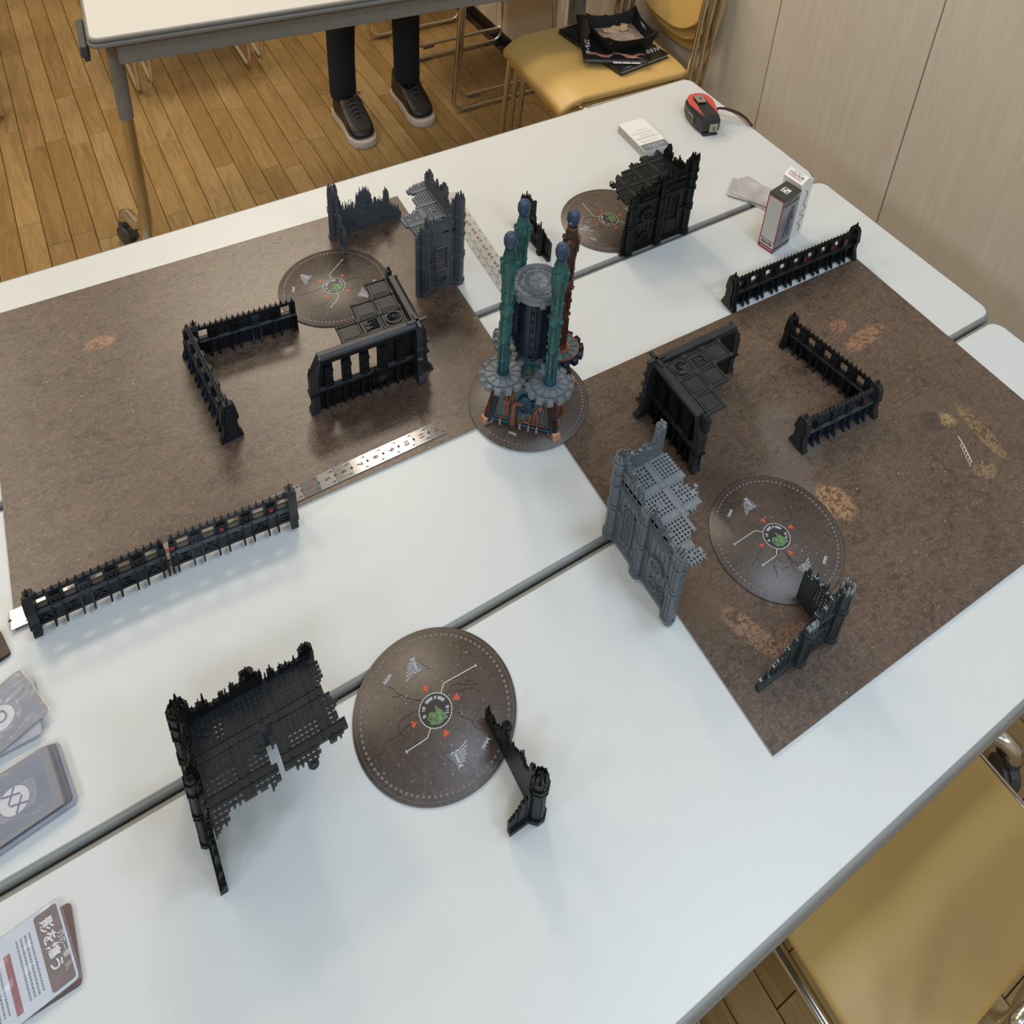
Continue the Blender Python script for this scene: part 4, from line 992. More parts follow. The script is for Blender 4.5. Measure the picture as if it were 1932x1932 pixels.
        if kind == 'fan':
            q = MB().at(Matrix.Translation((cx, cy, z0))); q.ring(.0085, .0108, 0, .002, 28)
            q.lathe([(.0022, 0), (.0022, .0022), (.001, .003)], 12)
            for k in range(9): q.at(Matrix.Translation((cx, cy, z0)) @ Matrix.Rotation(2 * PI * k / 9, 4, 'Z')); q.add([(.002, -.0003, .0002), (.0088, -.0014, .0002), (.0088, .0016, .0016), (.002, .0006, .0014), (.002, -.0003, -.0003), (.0088, -.0014, -.0003), (.0088, .0016, .001), (.002, .0006, .0009)], [(0, 1, 2, 3), (7, 6, 5, 4), (0, 4, 5, 1), (1, 5, 6, 2), (2, 6, 7, 3), (3, 7, 4, 0)])
            q.build('fan', me_, tile)
        if kind == 'duct':
            q = MB()
            for k in range(5): q.tube([(cx - .0085, cy - .0075 + k * .0032, z0 + .001), (cx + .004 - (k % 2) * .004, cy - .0075 + k * .0032, z0 + .001)], .001, 6)
            q.box(cx + .0048, cx + .0085, cy - .007, cy - .001, z0, z0 + .0022); q.box(cx + .0048, cx + .0085, cy + .001, cy + .007, z0, z0 + .0022); q.build('pipe_rack', me_, tile)
    return t
bastion('black flat-roofed building on the right board, roof stepping toward the seam', (.588, .590), R(-1), BZ, 'black', 'slate', 'slate', 1)
bastion('black flat-roofed building on the left board, windowed front facing the viewer', (.3555, .7885), R(177), BZ, 'black', 'slate', 'black2', 2)

# ------------------------------------------------------------------ tower
TWX, TWY = .4605, .6765
tw = thing('reactor_tower', 'teal and copper tower model with four bulb-topped columns at the middle of the tables', 'model tower', (TWX, TWY, BZ + .0018))
q = MB(); 
def dia(r_): return [(r_, 0), (0, r_), (-r_, 0), (0, -r_)]
q.taper(dia(.061), 0, dia(.061), .006); q.taper(dia(.058), .006, dia(.044), .066); q.taper(dia(.050), .066, dia(.050), .072)
q.build('plinth_body', 'teald', tw, bevel=.0008, seg=1)
s2 = 1 / math.sqrt(2)
for k in range(4):
    ang = R(-135) + k * PI / 2      # outward normal of the face
    Fk = Matrix.Rotation(ang - PI / 2 + PI, 4, 'Z') @ Matrix.Identity(4)
    n_ = Vector((math.cos(ang), math.sin(ang), 0)); u_ = Vector((-math.sin(ang), math.cos(ang), 0))
    tilt = math.atan2((.058 - .044) * s2, .060)
    up = (Vector((0, 0, 1)) * math.cos(tilt) - n_ * math.sin(tilt)); out = u_.cross(up) * 1.0
    if out.dot(n_) < 0: out = -out
    G = Matrix.Identity(4); base = n_ * (.058 * s2) + Vector((0, 0, .006))
    for i in range(3): G[i][0] = u_[i]; G[i][1] = up[i]; G[i][2] = out[i]; G[i][3] = base[i]
    # local: x across face (+-.042 bottom), y up the face (0..0.062), z out
    q = MB().at(G)
    for sx in (-1, 1): q.tube([(sx * .034, .004, .001), (sx * .026, .058, .001)], .0012, 6)
    q.tube([(-.034, .004, .001), (.034, .004, .001)], .0012, 6); q.tube([(.006, .004, .001), (.006, .03, .001)], .0010, 6); q.build('panel_trim', 'copper', tw)
    q = MB().at(G); q.prism([(-.032, .006), (.032, .006), (.026, .056), (-.026, .056)], .0002, .0010); q.build('face_panel', 'tealp', tw)
    q = MB().at(G)
    for x in (-.022, -.018): q.tube([(x, .012, .003), (x, .034, .003)], .0022, 8)
    q.tube([(-.022, .036, .003), (-.018, .036, .003)], .0022, 8); q.tube([(-.016, .03, .0025), (-.016, .056, .0025)], .0013, 6); q.tube([(-.013, .03, .0025), (-.013, .056, .0025)], .0013, 6)
    q.build('cylinder_pair', 'copper', tw, smooth=True)
    q = MB().at(G); q.tube(arc([(-.010, -.001, .005), (-.010, .034, .005), (.002, .036, .006)], .008, 4), .0032, 10); q.at(G @ Matrix.Translation((-.010, .004, .005)) @ Matrix.Rotation(PI / 2, 4, 'X')); q.lathe([(.0042, -.002), (.0042, .002)], 10); q.build('elbow_pipe', 'copper', tw, smooth=True)
    q = MB().at(G); q.tube(arc([(-.003, .002, .003), (-.003, .022, .003), (.002, .026, .003)], .004), .0012, 6); q.tube(arc([(.004, .008, .004), (.010, .008, .004), (.012, .020, .004)], .004), .0014, 6)
    q.tube(arc([(.016, .040, .003), (.010, .036, .004), (.012, .030, .003)], .003), .0012, 6); q.tube(arc([(.018, .026, .003), (.021, .036, .003), (.027, .032, .003), (.027, .010, .003)], .005), .0011, 6); q.build('thin_pipes', 'copper', tw, smooth=True)
    q = MB().at(G)
    for x in (.016, .020): q.tube([(x, .008, .003), (x, .024, .003)], .0021, 8)
    q.tube([(.016, .025, .003), (.020, .025, .003)], .0021, 8); q.cbox((.0225, .032, .003), (.003, .006, .004)); q.build('cylinder_pair', 'copper', tw, smooth=True)
    q = MB().at(G @ Matrix.Translation((.0035, .034, 0))); q.lathe([(.0100, 0), (.0108, .003), (.0100, .006), (.0075, .008), (.0, .009)], 24, sy=1.25)
    q.at(G @ Matrix.Translation((.0025, .029, .0075))); q.ring(.0035, .0052, 0, .002, 16)
    for i in range(8): a_ = i * PI / 4; q.at(G @ Matrix.Translation((.0035 + .0105 * math.cos(a_), .034 + .012 * math.sin(a_), .006))); q.lathe([(.0012, 0), (.0010, .002)], 6)
    q.build('round_hatch', 'hatch', tw, smooth=True)
    for x in (-.026, -.0005, .0105, .021):
        q = MB().at(Matrix.Translation(base - Vector((0, 0, .006)) + u_ * x + n_ * .0035) @ Matrix.Rotation(ang, 4, 'Z')); q.taper([(-.001, -.0015), (.002, -.0015), (.002, .0015), (-.001, .0015)], .001, [(-.002, -.001), (0, -.001), (0, .001), (-.002, .001)], .009); q.build('rivet_lug', 'copperl', tw)
    # corner beam at angle ang+45
    ca = ang + PI / 4; d_ = Vector((math.cos(ca), math.sin(ca), 0)); p0 = d_ * .063; p1 = d_ * .046 + Vector((0, 0, .066))
    ax = (p1 - p0); Lb = ax.length; ax = ax.normalized(); sd = Vector((-d_.y, d_.x, 0)); nn = sd.cross(ax) * -1
    if nn.dot(d_) < 0: nn = -nn
    Gb = Matrix.Identity(4)
    for i in range(3): Gb[i][0] = sd[i]; Gb[i][1] = nn[i]; Gb[i][2] = ax[i]; Gb[i][3] = p0[i]
    q = MB().at(Gb); q.box(-.0055, .0055, -.004, .001, 0, Lb); q.build('corner_beam', 'teald', tw)
    q = MB().at(Gb); q.box(-.0034, .0034, .001, .0026, .002, Lb)
    rr = random.Random(k)
    for i in range(16): q.cbox((rr.uniform(-.002, .002), .0032, .008 + i * Lb / 18), (rr.uniform(.001, .003), .0018, .0018))
    q.build('ornate_strip', 'rust', tw)
    q = MB().at(Matrix.Translation(d_ * .065) @ Matrix.Rotation(ca, 4, 'Z')); q.taper([(-.010, -.006), (.0045, -.006), (.0045, .006), (-.010, .006)], 0, [(-.010, -.0045), (.001, -.0045), (.001, .0045), (-.010, .0045)], .009); q.build('foot_block', 'copperl', tw, bevel=.0005, seg=1)
# gears and columns
def gear_mesh(q, r0, r1, n, z0, z1):
    pts = []
    for k in range(n):
        for da, r_ in ((-.42, r0), (-.25, r1), (.25, r1), (.42, r0)):
            a_ = 2 * PI * (k + da) / n; pts.append((r_ * math.cos(a_), r_ * math.sin(a_)))
    q.prism(pts, z0, z1)
GZ = .076
cols = [(-.0415, .0, 'greyl', 'greyl', 'teal', 'teald', 'bulb'), (0, -.0415, 'greyl', 'greyl', 'teal', 'teald', 'bulb'), (.0415, 0, 'tealp', 'copper', 'brownp', 'rust', 'bulb'), (0, .0415, 'greyl', 'greyl', 'teal', 'teald', 'bulb')]
for k, (gx, gy, mg, mt, mc1, mc2, mb_) in enumerate(cols):
    Gm = Matrix.Translation((gx, gy, 0)) @ Matrix.Rotation(k * .23 + .1, 4, 'Z'); copper = mg == 'tealp'
    q = MB().at(Gm); gear_mesh(q, .0232, .0298, 13, GZ - .008, GZ - .0012); g = q.build('gear', 'inkblue' if copper else 'greyl', tw, bevel=.0003, seg=1)
    q = MB().at(Gm); q.lathe([(.0225, GZ - .0012), (.0225, GZ)], 40); q.build('gear_face', mg, g)
    q = MB().at(Gm); q.ring(.0218, .0230, GZ - .0012, GZ + .0009, 48); q.ring(.0078, .0112, GZ - .0005, GZ + .0012, 28)
    for i in range(13):
        a_ = 2 * PI * i / 13; q.at(Gm @ Matrix.Rotation(a_, 4, 'Z')); q.box(.0108, .0222, -.0005, .0005, GZ, GZ + .0009)
    q.build('gear_spokes', mt if copper else 'grey', g)
    q = MB()
    for i in range(13):
        q.at(Gm @ Matrix.Rotation(2 * PI * i / 13, 4, 'Z')); q.box(.0236, .0292, -.0038, -.0030, GZ - .0012, GZ); q.box(.0236, .0292, .0030, .0038, GZ - .0012, GZ); q.box(.0284, .0292, -.0034, .0034, GZ - .0012, GZ)
    q.build('tooth_rims', 'inkblue' if copper else 'greyl', g)
    C = Matrix.Translation((gx, gy, 0))
    q = MB().at(C); q.lathe([(.0075, GZ), (.0075, GZ + .006), (.0062, GZ + .008), (.006, GZ + .022), (.0068, GZ + .024), (.0058, GZ + .03), (.0055, GZ + .055)], 16); q.build('column_base', mc2, tw, smooth=True)
    q = MB().at(C); q.lathe([(.0056, GZ + .055), (.0066, GZ + .058), (.0066, GZ + .064), (.0056, GZ + .068), (.0056, GZ + .098), (.0078, GZ + .101), (.0082, GZ + .107), (.0078, GZ + .113), (.0058, GZ + .116)], 16); q.build('column_shaft', mc1 if not copper else mc2, tw, smooth=True)
    q = MB()
    for i in range(8):
        a_ = i * PI / 4; q.at(C @ Matrix.Rotation(a_, 4, 'Z')); q.box(.0050, .0072, -.0006, .0006, GZ + .010, GZ + .052); q.box(.0050, .0070, -.0006, .0006, GZ + .068, GZ + .096)
        for zz in (.028, .06, .082): 
            if i % 2: q.cbox((.0068, 0, GZ + zz), (.0028, .0026, .0036))
    q.build('column_ribs', 'rust' if copper else 'teall', tw)
    q = MB()
    for i in range(4):
        a_ = i * PI / 2 + .4; q.at(C @ Matrix.Rotation(a_, 4, 'Z') @ Matrix.Translation((.0078, 0, GZ + .107)) @ Matrix.Rotation(PI / 2, 4, 'Y')); q.ring(.0010, .0026, 0, .0018, 12)
    q.build('collar_bolts', 'copper' if copper else 'teall', tw)
    q = MB().at(C); q.lathe([(.0056, GZ + .116), (.0062, GZ + .122), (.0062, GZ + .146), (.0076, GZ + .150), (.0082, GZ + .156), (.0088, GZ + .164), (.0088, GZ + .172), (.0093, GZ + .173), (.0093, GZ + .1755), (.0085, GZ + .177), (.0078, GZ + .188), (.0062, GZ + .196), (.0054, GZ + .200)], 16); q.build('column_head', mc1, tw, smooth=True)
    q = MB()
    for i in range(8):
        a_ = i * PI / 4 + .2; q.at(C @ Matrix.Rotation(a_, 4, 'Z')); q.box(.0056, .0072, -.0009, .0009, GZ + .120, GZ + .148); q.box(.0086, .0100, -.0006, .0006, GZ + .160, GZ + .186)
    q.build('head_ribs', mc2 if copper else 'teall', tw)
    q = MB()
    for i in range(4):
        a_ = i * PI / 2 + .75; q.at(C @ Matrix.Rotation(a_, 4, 'Z') @ Matrix.Translation((.0088, 0, GZ + .181)) @ Matrix.Rotation(PI / 2, 4, 'Y') @ Matrix.Rotation(PI / 2, 4, 'Z')); q.ring(.0016, .0028, 0, .002, 12); q.ring(0, .0012, 0, .002, 8)
        q.at(C @ Matrix.Rotation(a_, 4, 'Z') @ Matrix.Translation((.0060, 0, GZ + .134)) @ Matrix.Rotation(PI / 2, 4, 'Y')); q.ring(.0010, .0022, 0, .0018, 10)
    q.build('arched_windows', 'copper' if copper else 'teall', tw)
    prof = [(.0062, GZ + .196)] + [(.0001 + .0077 * math.sin(a_) * (1 - .16 * math.cos(a_)) , GZ + .2100 - .0132 * math.cos(a_)) for a_ in [R(x) for x in (38, 55, 72, 90, 108, 126, 144, 160, 172, 180)]]
    q = MB().at(C); q.lathe(prof, 20); q.build('bulb', mb_, tw, smooth=True)
    if copper:
        q = MB()
        for i in range(5): q.at(C @ Matrix.Rotation(2 * PI * i / 5, 4, 'Z') @ Matrix.Translation((.0082, 0, GZ + .208)) @ Matrix.Rotation(PI / 2, 4, 'Y')); q.lathe([(.0018, 0), (.0012, .0012)], 8)
        q.at(C); q.ring(.0058, .0066, GZ + .196, GZ + .199, 16); q.build('bulb_studs', 'copper', tw)
# central drum
q = MB(); q.lathe([(.006, .078), (.016, .092), (.0215, .100), (.0215, .192), (.024, .196)], 24); q.build('drum', 'inkblue', tw, smooth=True, angle=25)
q = MB()
for k in range(8):
    q.at(Matrix.Rotation(k * PI / 4 + .1, 4, 'Z')); q.box(.021, .0232, -.0045, -.0036, .102, .190); q.box(.021, .0232, .0036, .0045, .102, .190); q.box(.021, .0236, -.0045, .0045, .100, .1035)
    for i in range(5): q.at(Matrix.Rotation(k * PI / 4 + .1, 4, 'Z') @ Matrix.Translation((.0215, 0, .115 + i * .015)) @ Matrix.Rotation(PI / 2, 4, 'Y')); q.ring(.0008, .0024, 0, .0016, 10)
q.build('drum_reliefs', 'inkblue', tw)
q = MB()
for k in range(4):
    q.at(Matrix.Rotation(k * PI / 2 + PI / 4 + .2, 4, 'Z')); q.tube(arc([(.025, 0, .19), (.027, 0, .12), (.022, 0, .105), (.012, 0, .10)], .01), .0018, 8)
q.build('drum_pipes', 'inkblue', tw, smooth=True)
q = MB(); q.lathe([(.0285, .194), (.0300, .196), (.0300, .199), (.0292, .200), (.0292, .2025), (.0300, .2035), (.0300, .206), (.0290, .2072)], 64); 
q.build('lid', 'greyl', tw, smooth=True, angle=30)
q = MB(); q.ring(.0155, .0175, .2072, .2080, 48); q.ring(.0265, .0292, .2072, .2078, 48)
rr = random.Random(4)
for k in range(60):
    a_ = 2 * PI * k / 60; q.at(Matrix.Rotation(a_ + rr.uniform(-.02, .02), 4, 'Z')); l0 = rr.uniform(.0185, .0215); q.box(l0, rr.uniform(.0235, .0262), -.0004, .0004, .2072, .2084)
    if k % 3 == 0: q.box(l0 + .001, l0 + .0018, -.002, .0012, .2072, .2080)
for k in range(36):
    q.at(Matrix.Rotation(2 * PI * k / 36, 4, 'Z')); q.box(rr.uniform(.0105, .0125), .0148, -.0004, .0004, .2072, .2079)
q.at(Matrix.Translation((.004, .002, .2072))); q.ring(.0012, .0020, 0, .0008, 12); q.at(Matrix.Identity(4))
for a_, l0, l1 in ((.4, .002, .010), (1.2, .001, .009), (2.6, .001, .008), (-.9, .002, .0095), (-2.2, .002, .009)): q.at(Matrix.Rotation(a_, 4, 'Z')); q.box(l0, l1, -.0004, .0004, .2072, .2078)
q.build('lid_relief', 'grey', tw)
for k in range(6):
    q = MB().at(Matrix.Rotation(k * PI / 3 + R(-110), 4, 'Z')); q.box(.0285, .0318, -.0030, .0030, .193, .2045); q.at(q.M @ Matrix.Translation((.0300, 0, .2045))); q.lathe([(.0016, 0), (.0012, .0012)], 8); q.build('lid_clamp', 'greyl', tw, bevel=.0003, seg=1)
q = MB().at(Matrix.Translation((-.0215, -.0215, .072)) if 0 else Matrix.Translation((-.0165, -.0165, .0715))); q.lathe([(.0085, 0), (.0085, .008), (.0078, .0085), (.0068, .006), (.0, .004)], 24); q.build('bowl', 'teal', tw, smooth=True, angle=30)
q = MB().at(Matrix.Translation((-.0165, -.0165, .0775))); q.ring(.0078, .0090, 0, .0014, 24); q.at(q.M @ Matrix.Translation((0, 0, -.002))); q.box(-.006, .006, -.0006, .0006, -.002, .001); q.box(-.0006, .0006, -.006, .006, -.002, .001); q.build('bowl_rim', 'copper', tw)

# ------------------------------------------------------------------ rulers
UP = Matrix.Rotation(0, 4, 'Z')
def steel_ruler(label, x0, y, z, rz, first, last):
    t = thing('range_ruler', label, 'ruler', (x0, y, z), rz); n = last - first + 1; s = .237 / 12
    q = MB(); q.box(0, n * s, -.0105, .0105, 0, .0011); q.build('strip', 'rulersteel', t)
    for i in range(n):
        k = first + i; xa = i * s; Z = .0012
        if k in (4, 6, 12):
            q = MB(); q.box(xa + .0003, xa + s - .0003, -.0102, .0102, .0011, Z); q.build('tinted_segment', 'rulerdark', t)
            q = MB(); pts = []
            for j in range(16): a_ = 2 * PI * j / 16; r_ = .0085 if j % 2 == 0 else .0052; pts.append((xa + s * .52 + r_ * math.cos(a_), r_ * math.sin(a_), Z + .0001))
            q.tube(pts, .0002, 4, closed=True); q.build('star_outline', 'textgreyl', t)
        q = MB(); q.box(xa - .0002, xa + .0002, -.0104, .0104, Z, Z + .0001)
        q.at(TR(xa, 0, Z)); q.lathe([(.0016, 0), (.0016, .0002)], 10)
        for sy in (-1, 1): q.at(TR(xa + s - .0035, sy * .0072, Z)); q.prism([(.0026, 0), (-.0004, .0017), (.0003, 0), (-.0004, -.0017)], 0, .00015); q.box(-.0034, 0, -.0003, .0003, 0, .00015)
        q.at(Matrix.Identity(4)); q.build('tick_marks', 'blacktext', t)
        if k > 1: text(str(k), .0088 if k < 10 else .0080, 'redtext', t, TR(xa + s * .5, 0, Z + .0001, R(-90)), ext=.0001, bold=.0002)
    return t
steel_ruler('numbered strip along the lower edge of the left board, showing 3 to 12', .349 - .237, .6955, BZ, 0, 1, 12)
steel_ruler('numbered strip under the left barricade, its blank shiny end at the left board corner', -.1215, .699, BZ, R(-.8), 1, 12)
def clear_ruler(label, x, y, z, rz, nums, off):
    t = thing('clear_ruler', label, 'ruler', (x, y, z), rz); s = .0203
    q = MB(); q.box(-.0115, .0115, -12.3 * s, .2 * s, 0, .0012); q.build('strip', 'acrylic', t)
    for k in range(1, 12):
        y_ = -k * s; q = MB(); Z = .0012
        q.ring(.0011, .0022, Z, Z + .0001, 12, c=(off, y_)); 
        for sx in (-1, 1): q.at(TR(sx * .0085, y_ + .001, Z)); q.prism([(-.0016, .0012), (.0016, .0012), (0, -.0018)], 0, .0001); q.at(Matrix.Identity(4))
        q.box(-.0112, -.004, y_ - .0030, y_ - .0027, Z, Z + .0001); q.box(.006, .0112, y_ - .0030, y_ - .0027, Z, Z + .0001); q.box(-.004, -.001, y_ - .0042, y_ - .0039, Z, Z + .0001)
        q.build('tick_marks', 'blacktext', t)
        if k in nums: text(str(k), .0082, 'redtext', t, TR(off - .001, y_ + .0075, .0013, R(170)), ext=.0001, bold=.0002)
    return t
clear_ruler('clear strip with red numbers on the back table, upper of the overlapping pair', .5545, 1.094, .0019, R(-3.2) * -1 * -1, range(1, 12), 0.0)
clear_ruler('clear strip lying beneath the other one on the back table', .5445, 1.084, .0004, R(-2.6), (7, 9), .0)

# ------------------------------------------------------------------ small table items
def card(mb, cx, cy, w_, h_, z0, th, rz, r_=.003):
    mb.at(TR(cx, cy, 0, rz)); mb.prism(rrect(-w_ / 2, w_ / 2, -h_ / 2, h_ / 2, r_, 3), z0, z0 + th); mb.at(Matrix.Identity(4))
# deck of white cards at the back
t = thing('card_deck', 'thick deck of white printed cards on the back table behind the black ruin', 'card deck', (.9345, 1.071, 0), R(-3))
q = MB(); n = 14
for i in range(n): card(q, random.uniform(-.0004, .0004), random.uniform(-.0004, .0004), .0545, .092, .0003 + i * .00115, .00105, random.uniform(-.006, .006))
o = q.build('card_block', 'paperedge', t); 
q = MB(); card(q, 0, 0, .0545, .092, .0164, .0006, 0); q.build('top_card', 'paper', t)
q = MB(); q.box(-.0265, .0265, -.0455, -.026, .0170, .0171); q.build('grey_footer', 'textgrey', t)
q = MB()
for y_, th_, x0_, x1_ in ((.006, .0011, -.024, .022), (-.009, .0014, -.024, .024), (-.016, .0004, -.020, .020), (.012, .0004, -.02, .016), (.0, .0004, -.01, .02), (-.002, .0004, -.01, .018), (-.0045, .0004, -.012, .02), (-.019, .0004, -.020, .018), (-.022, .0004, -.018, .02), (.015, .0004, -.006, .014)): q.box(x0_, x1_, y_ - th_ / 2, y_ + th_ / 2, .0170, .0171)
q.build('text_lines', 'textgreyl', t)
text('ストラテジー', .0068, 'white', t, TR(0, -.033, .0172, PI), bold=.0001); text('カード', .005, 'white', t, TR(0, -.0405, .0172, PI))
# fanned grey cards
t = thing('card_fan', 'few mottled grey cards fanned on the seam behind the paint boxes', 'cards', (1.018, .853, 0))
for i, (dx_, dy_, an) in enumerate(((0, 0, 20), (.004, .006, 12), (-.004, .009, 36), (.001, .003, 28))):
    q = MB(); card(q, dx_, dy_, .052, .080, .0004 + i * .0012, .001, R(an)); q.build('card', 'marble', t)
# tall figure box
t = thing('figure_box', 'tall box with dark lid, red-bordered grey side and a figure printed on it', 'box', (.9585, .7515, .0004), R(-78))
W_, D_, Hh = .0285, .043, .108     # local x = narrow? see faces below
# local frame: +x toward world -y-ish (narrow side normal handled below)
t.rotation_euler = (0, 0, R(10)); w2, d2 = .0215, .0145
q = MB(); q.box(-w2, w2, -d2, d2, 0, Hh - .003); q.build('carton', 'boxsmoke', t, bevel=.0005, seg=1)
q = MB(); q.box(-w2 - .0002, w2 + .0002, -d2 - .0002, d2 + .0002, Hh - .0035, Hh); q.build('lid_flap', 'boxtop', t, bevel=.0006, seg=1)
q = MB(); q.box(-w2 - .0004, -w2, -d2, d2, 0, Hh - .004); q.build('red_side', 'boxred', t)
q = MB(); q.box(-w2 - .0006, -w2 - .0003, -d2 + .0018, d2 - .0018, .021, Hh - .006); q.build('grey_window', 'boxgrey', t)
q = MB(); q.box(-w2 - .0006, -w2 - .0003, -d2 + .0018, d2 - .0018, .009, .019); q.build('barcode_label', 'paper', t)
q = MB(); x = -d2 + .004; rr = random.Random(2)
while x < d2 - .004: wd = rr.choice((.0003, .0005, .0008)); q.box(-w2 - .0008, -w2 - .0005, x, x + wd, .011, .0175); x += wd + rr.choice((.0003, .0006))
q.build('barcode_bars', 'blacktext', t)
q = MB(); q.box(-w2 - .0006, -w2 - .0003, -d2 + .003, d2 - .004, .004, .0052); q.build('white_line', 'white', t)
G = TR(0, -d2 - .0002, 0, 0, PI / 2)
q = MB().at(G); q.prism([(-.004, .022), (-.001, .05), (.002, .056), (.008, .054), (.009, .040), (.011, .022), (.008, .022), (.0055, .040), (.003, .040), (-.0005, .022)], 0, .0003)
q.prism([(.0, .054), (-.001, .070), (.004, .076), (.010, .074), (.011, .062), (.008, .054)], 0, .0003); q.prism([(.004, .076), (.005, .084), (.009, .086), (.011, .080), (.009, .075)], 0, .0003); q.prism([(.009, .070), (.014, .058), (.012, .054), (.008, .062)], 0, .0003)
q.build('printed_figure', 'boxfig', t)
for bb in ((-.019, .019, .092, .096), (-.019, .019, .006, .010), (-.017, .012, .100, .1025)): q = MB().at(G); q.box(*bb, 0, .0003); q.build('printed_bar', 'boxtop', t)
q = MB(); q.box(-.0065, .0065, -.0065, .0065, Hh, Hh + .0003); q.build('white_logo_square', 'white', t)
q = MB(); q.prism([(-.005, -.005), (-.003, -.001), (-.002, -.005), (.0, -.001), (.0, -.005)], Hh + .0003, Hh + .0006); q.prism([(.001, .0), (.005, .001), (.004, .005), (.001, .004)], Hh + .0003, Hh + .0006); q.prism([(-.005, .001), (-.001, .005), (-.004, .005)], Hh + .0003, Hh + .0006); q.build('logo_marks', 'blacktext', t)
# white carton behind it
t = thing('paint_carton', 'white gable-topped carton reading COLOUR, leaning behind the dark-lidded box', 'box', (.9985, .7645, .0004), R(8))
q = MB(); q.taper([(-.0155, -.0175), (.0155, -.0175), (.0155, .0175), (-.0155, .0175)], 0, [(-.0155, -.0175), (.0155, -.0175), (.0155, .0175), (-.0155, .0175)], .108); q.build('carton', 'paper', t, bevel=.0005, seg=1)
q = MB(); q.prism([(-.016, .108), (.016, .108), (.0165, .112), (0, .121), (-.0165, .112)], -.018, .018, 'y'); 
q.build('gable_top', 'paper', t)
q = MB().at(Matrix.Translation((-.0088, .0, .1170)) @ Matrix.Rotation(R(-28), 4, 'Y')); q.box(-.009, .0095, -.018, .018, 0, .0004); q.build('top_flap', 'paper', t)
Gf = Matrix.Translation((-.0088, .0, .1176)) @ Matrix.Rotation(R(-28), 4, 'Y')
text('COLOUR', .0066, 'blacktext', t, Gf @ TR(.001, .0, .0, R(-90)), bold=.0001, ext=.0001); text('CONTRAST', .0034, 'textgreyl', t, Gf @ TR(.0065, .0, .0, R(-90)), ext=.0001)
q = MB().at(Gf); q.box(-.0042, -.0030, -.012, .012, 0, .0002); q.build('underline', 'orange', t)
q = MB().at(TR(0, -.0176, 0, 0, PI / 2)); rr = random.Random(9)
pts = [(.004 + .006 * math.sin(z_ * 9) + rr.uniform(-.001, .001), z_ * .0095 + .01) for z_ in range(10)]
q.prism(pts + [(p_[0] + .0025, p_[1]) for p_ in reversed(pts)], 0, .0002); q.build('marble_vein', 'textgreyl', t)

# tape measure
t = thing('tape_measure', 'red and black tape measure lying on its side on the back table', 'tape measure', (1.074, 1.075, .0004), R(-106)); t.scale = (1.06, 1.06, 1)
def tape_outline(s_=1.0):   # local x from back (-) to mouth (+)
    return [(-.040 * s_, 0.0), (-.037 * s_, .014 * s_), (-.028 * s_, .0225 * s_), (-.012 * s_, .0255 * s_), (.008 * s_, .023 * s_), (.026 * s_, .0195 * s_), (.040 * s_, .0165 * s_), (.041 * s_, -.0165 * s_), (.026 * s_, -.0215 * s_), (.008 * s_, -.0245 * s_), (-.012 * s_, -.0255 * s_), (-.028 * s_, -.0225 * s_), (-.037 * s_, -.014 * s_)]
q = MB(); q.taper(tape_outline(.9), 0, tape_outline(1.0), .008); q.taper(tape_outline(1), .008, tape_outline(1), .030); q.taper(tape_outline(1), .030, tape_outline(.86), .038); q.build('case', 'tapeblk', t, smooth=True, bevel=.001)
def band(sgn):
    P = [(-.038, 0), (-.034, .014), (-.026, .0205), (-.012, .0235), (.004, .0215), (.018, .0175), (.034, .013)]; Q = [(-.030, 0), (-.026, .009), (-.018, .012), (-.008, .0115), (.004, .012), (.018, .0135), (.034, .013)]
    return [(a_, sgn * b_) for a_, b_ in P] + [(a_, sgn * b_) for a_, b_ in reversed(Q)]
for sg in (1, -1):
    q = MB(); q.prism(band(sg), .0345, .0392); q.build('red_grip', 'tapered', t, bevel=.0012)
q = MB(); q.box(-.026, -.004, -.009, .008, .040, .0415); q.box(-.026, -.022, -.009, .008, .036, .0415); q.prism([(-.026, -.009), (-.016, -.010), (-.004, -.008), (-.002, .0), (-.004, .007), (-.026, .008)], .0413, .0422); q.build('belt_clip', 'clip', t, bevel=.0006)
q = MB(); q.box(-.019, -.012, -.0012, .0012, .0422, .0424); q.build('clip_slot', 'tapeblk', t)
for x_, y_ in ((.004, .0165), (.020, -.0145)):
    q = MB().at(Matrix.Translation((x_, y_, .0385))); q.lathe([(.0016, 0), (.0012, .0012)], 10); q.build('screw', 'clip', t)
q = MB(); q.cbox((.006, -.0247, .017), (.021, .0015, .014)); q.build('window_bezel', 'clip', t, bevel=.0007)
q = MB(); q.cbox((.006, -.0258, .017), (.016, .0008, .009)); q.build('window_glass', 'tapeblk', t)
q = MB(); q.box(.0405, .043, -.0155, .0125, .001, .0035); q.box(.040, .0425, -.004, .012, .006, .024); q.build('tape_hook', 'clip', t)
q = MB(); q.box(.0425, .0430, .0035, .0055, .010, .018); q.build('hook_slot', 'tapeblk', t)
q = MB(); q.box(.034, .0445, -.016, .013, .0, .0032); q.build('mouth_lip', 'tapeblk', t, bevel=.0008)
inv = (Matrix.Translation((1.074, 1.075, .0004)) @ Matrix.Rotation(R(-106), 4, 'Z') @ Matrix.Diagonal((1.06, 1.06, 1, 1))).inverted()
def W2(x_, y_, z_): return tuple(inv @ Vector((x_, y_, z_)))
q = MB(); Pp = [(1.103, 1.073, .020), (1.112, 1.070, .022), (1.122, 1.063, .022), (1.132, 1.052, .020), (1.141, 1.043, .017), (1.147, 1.030, .012), (1.150, 1.014, .004)]
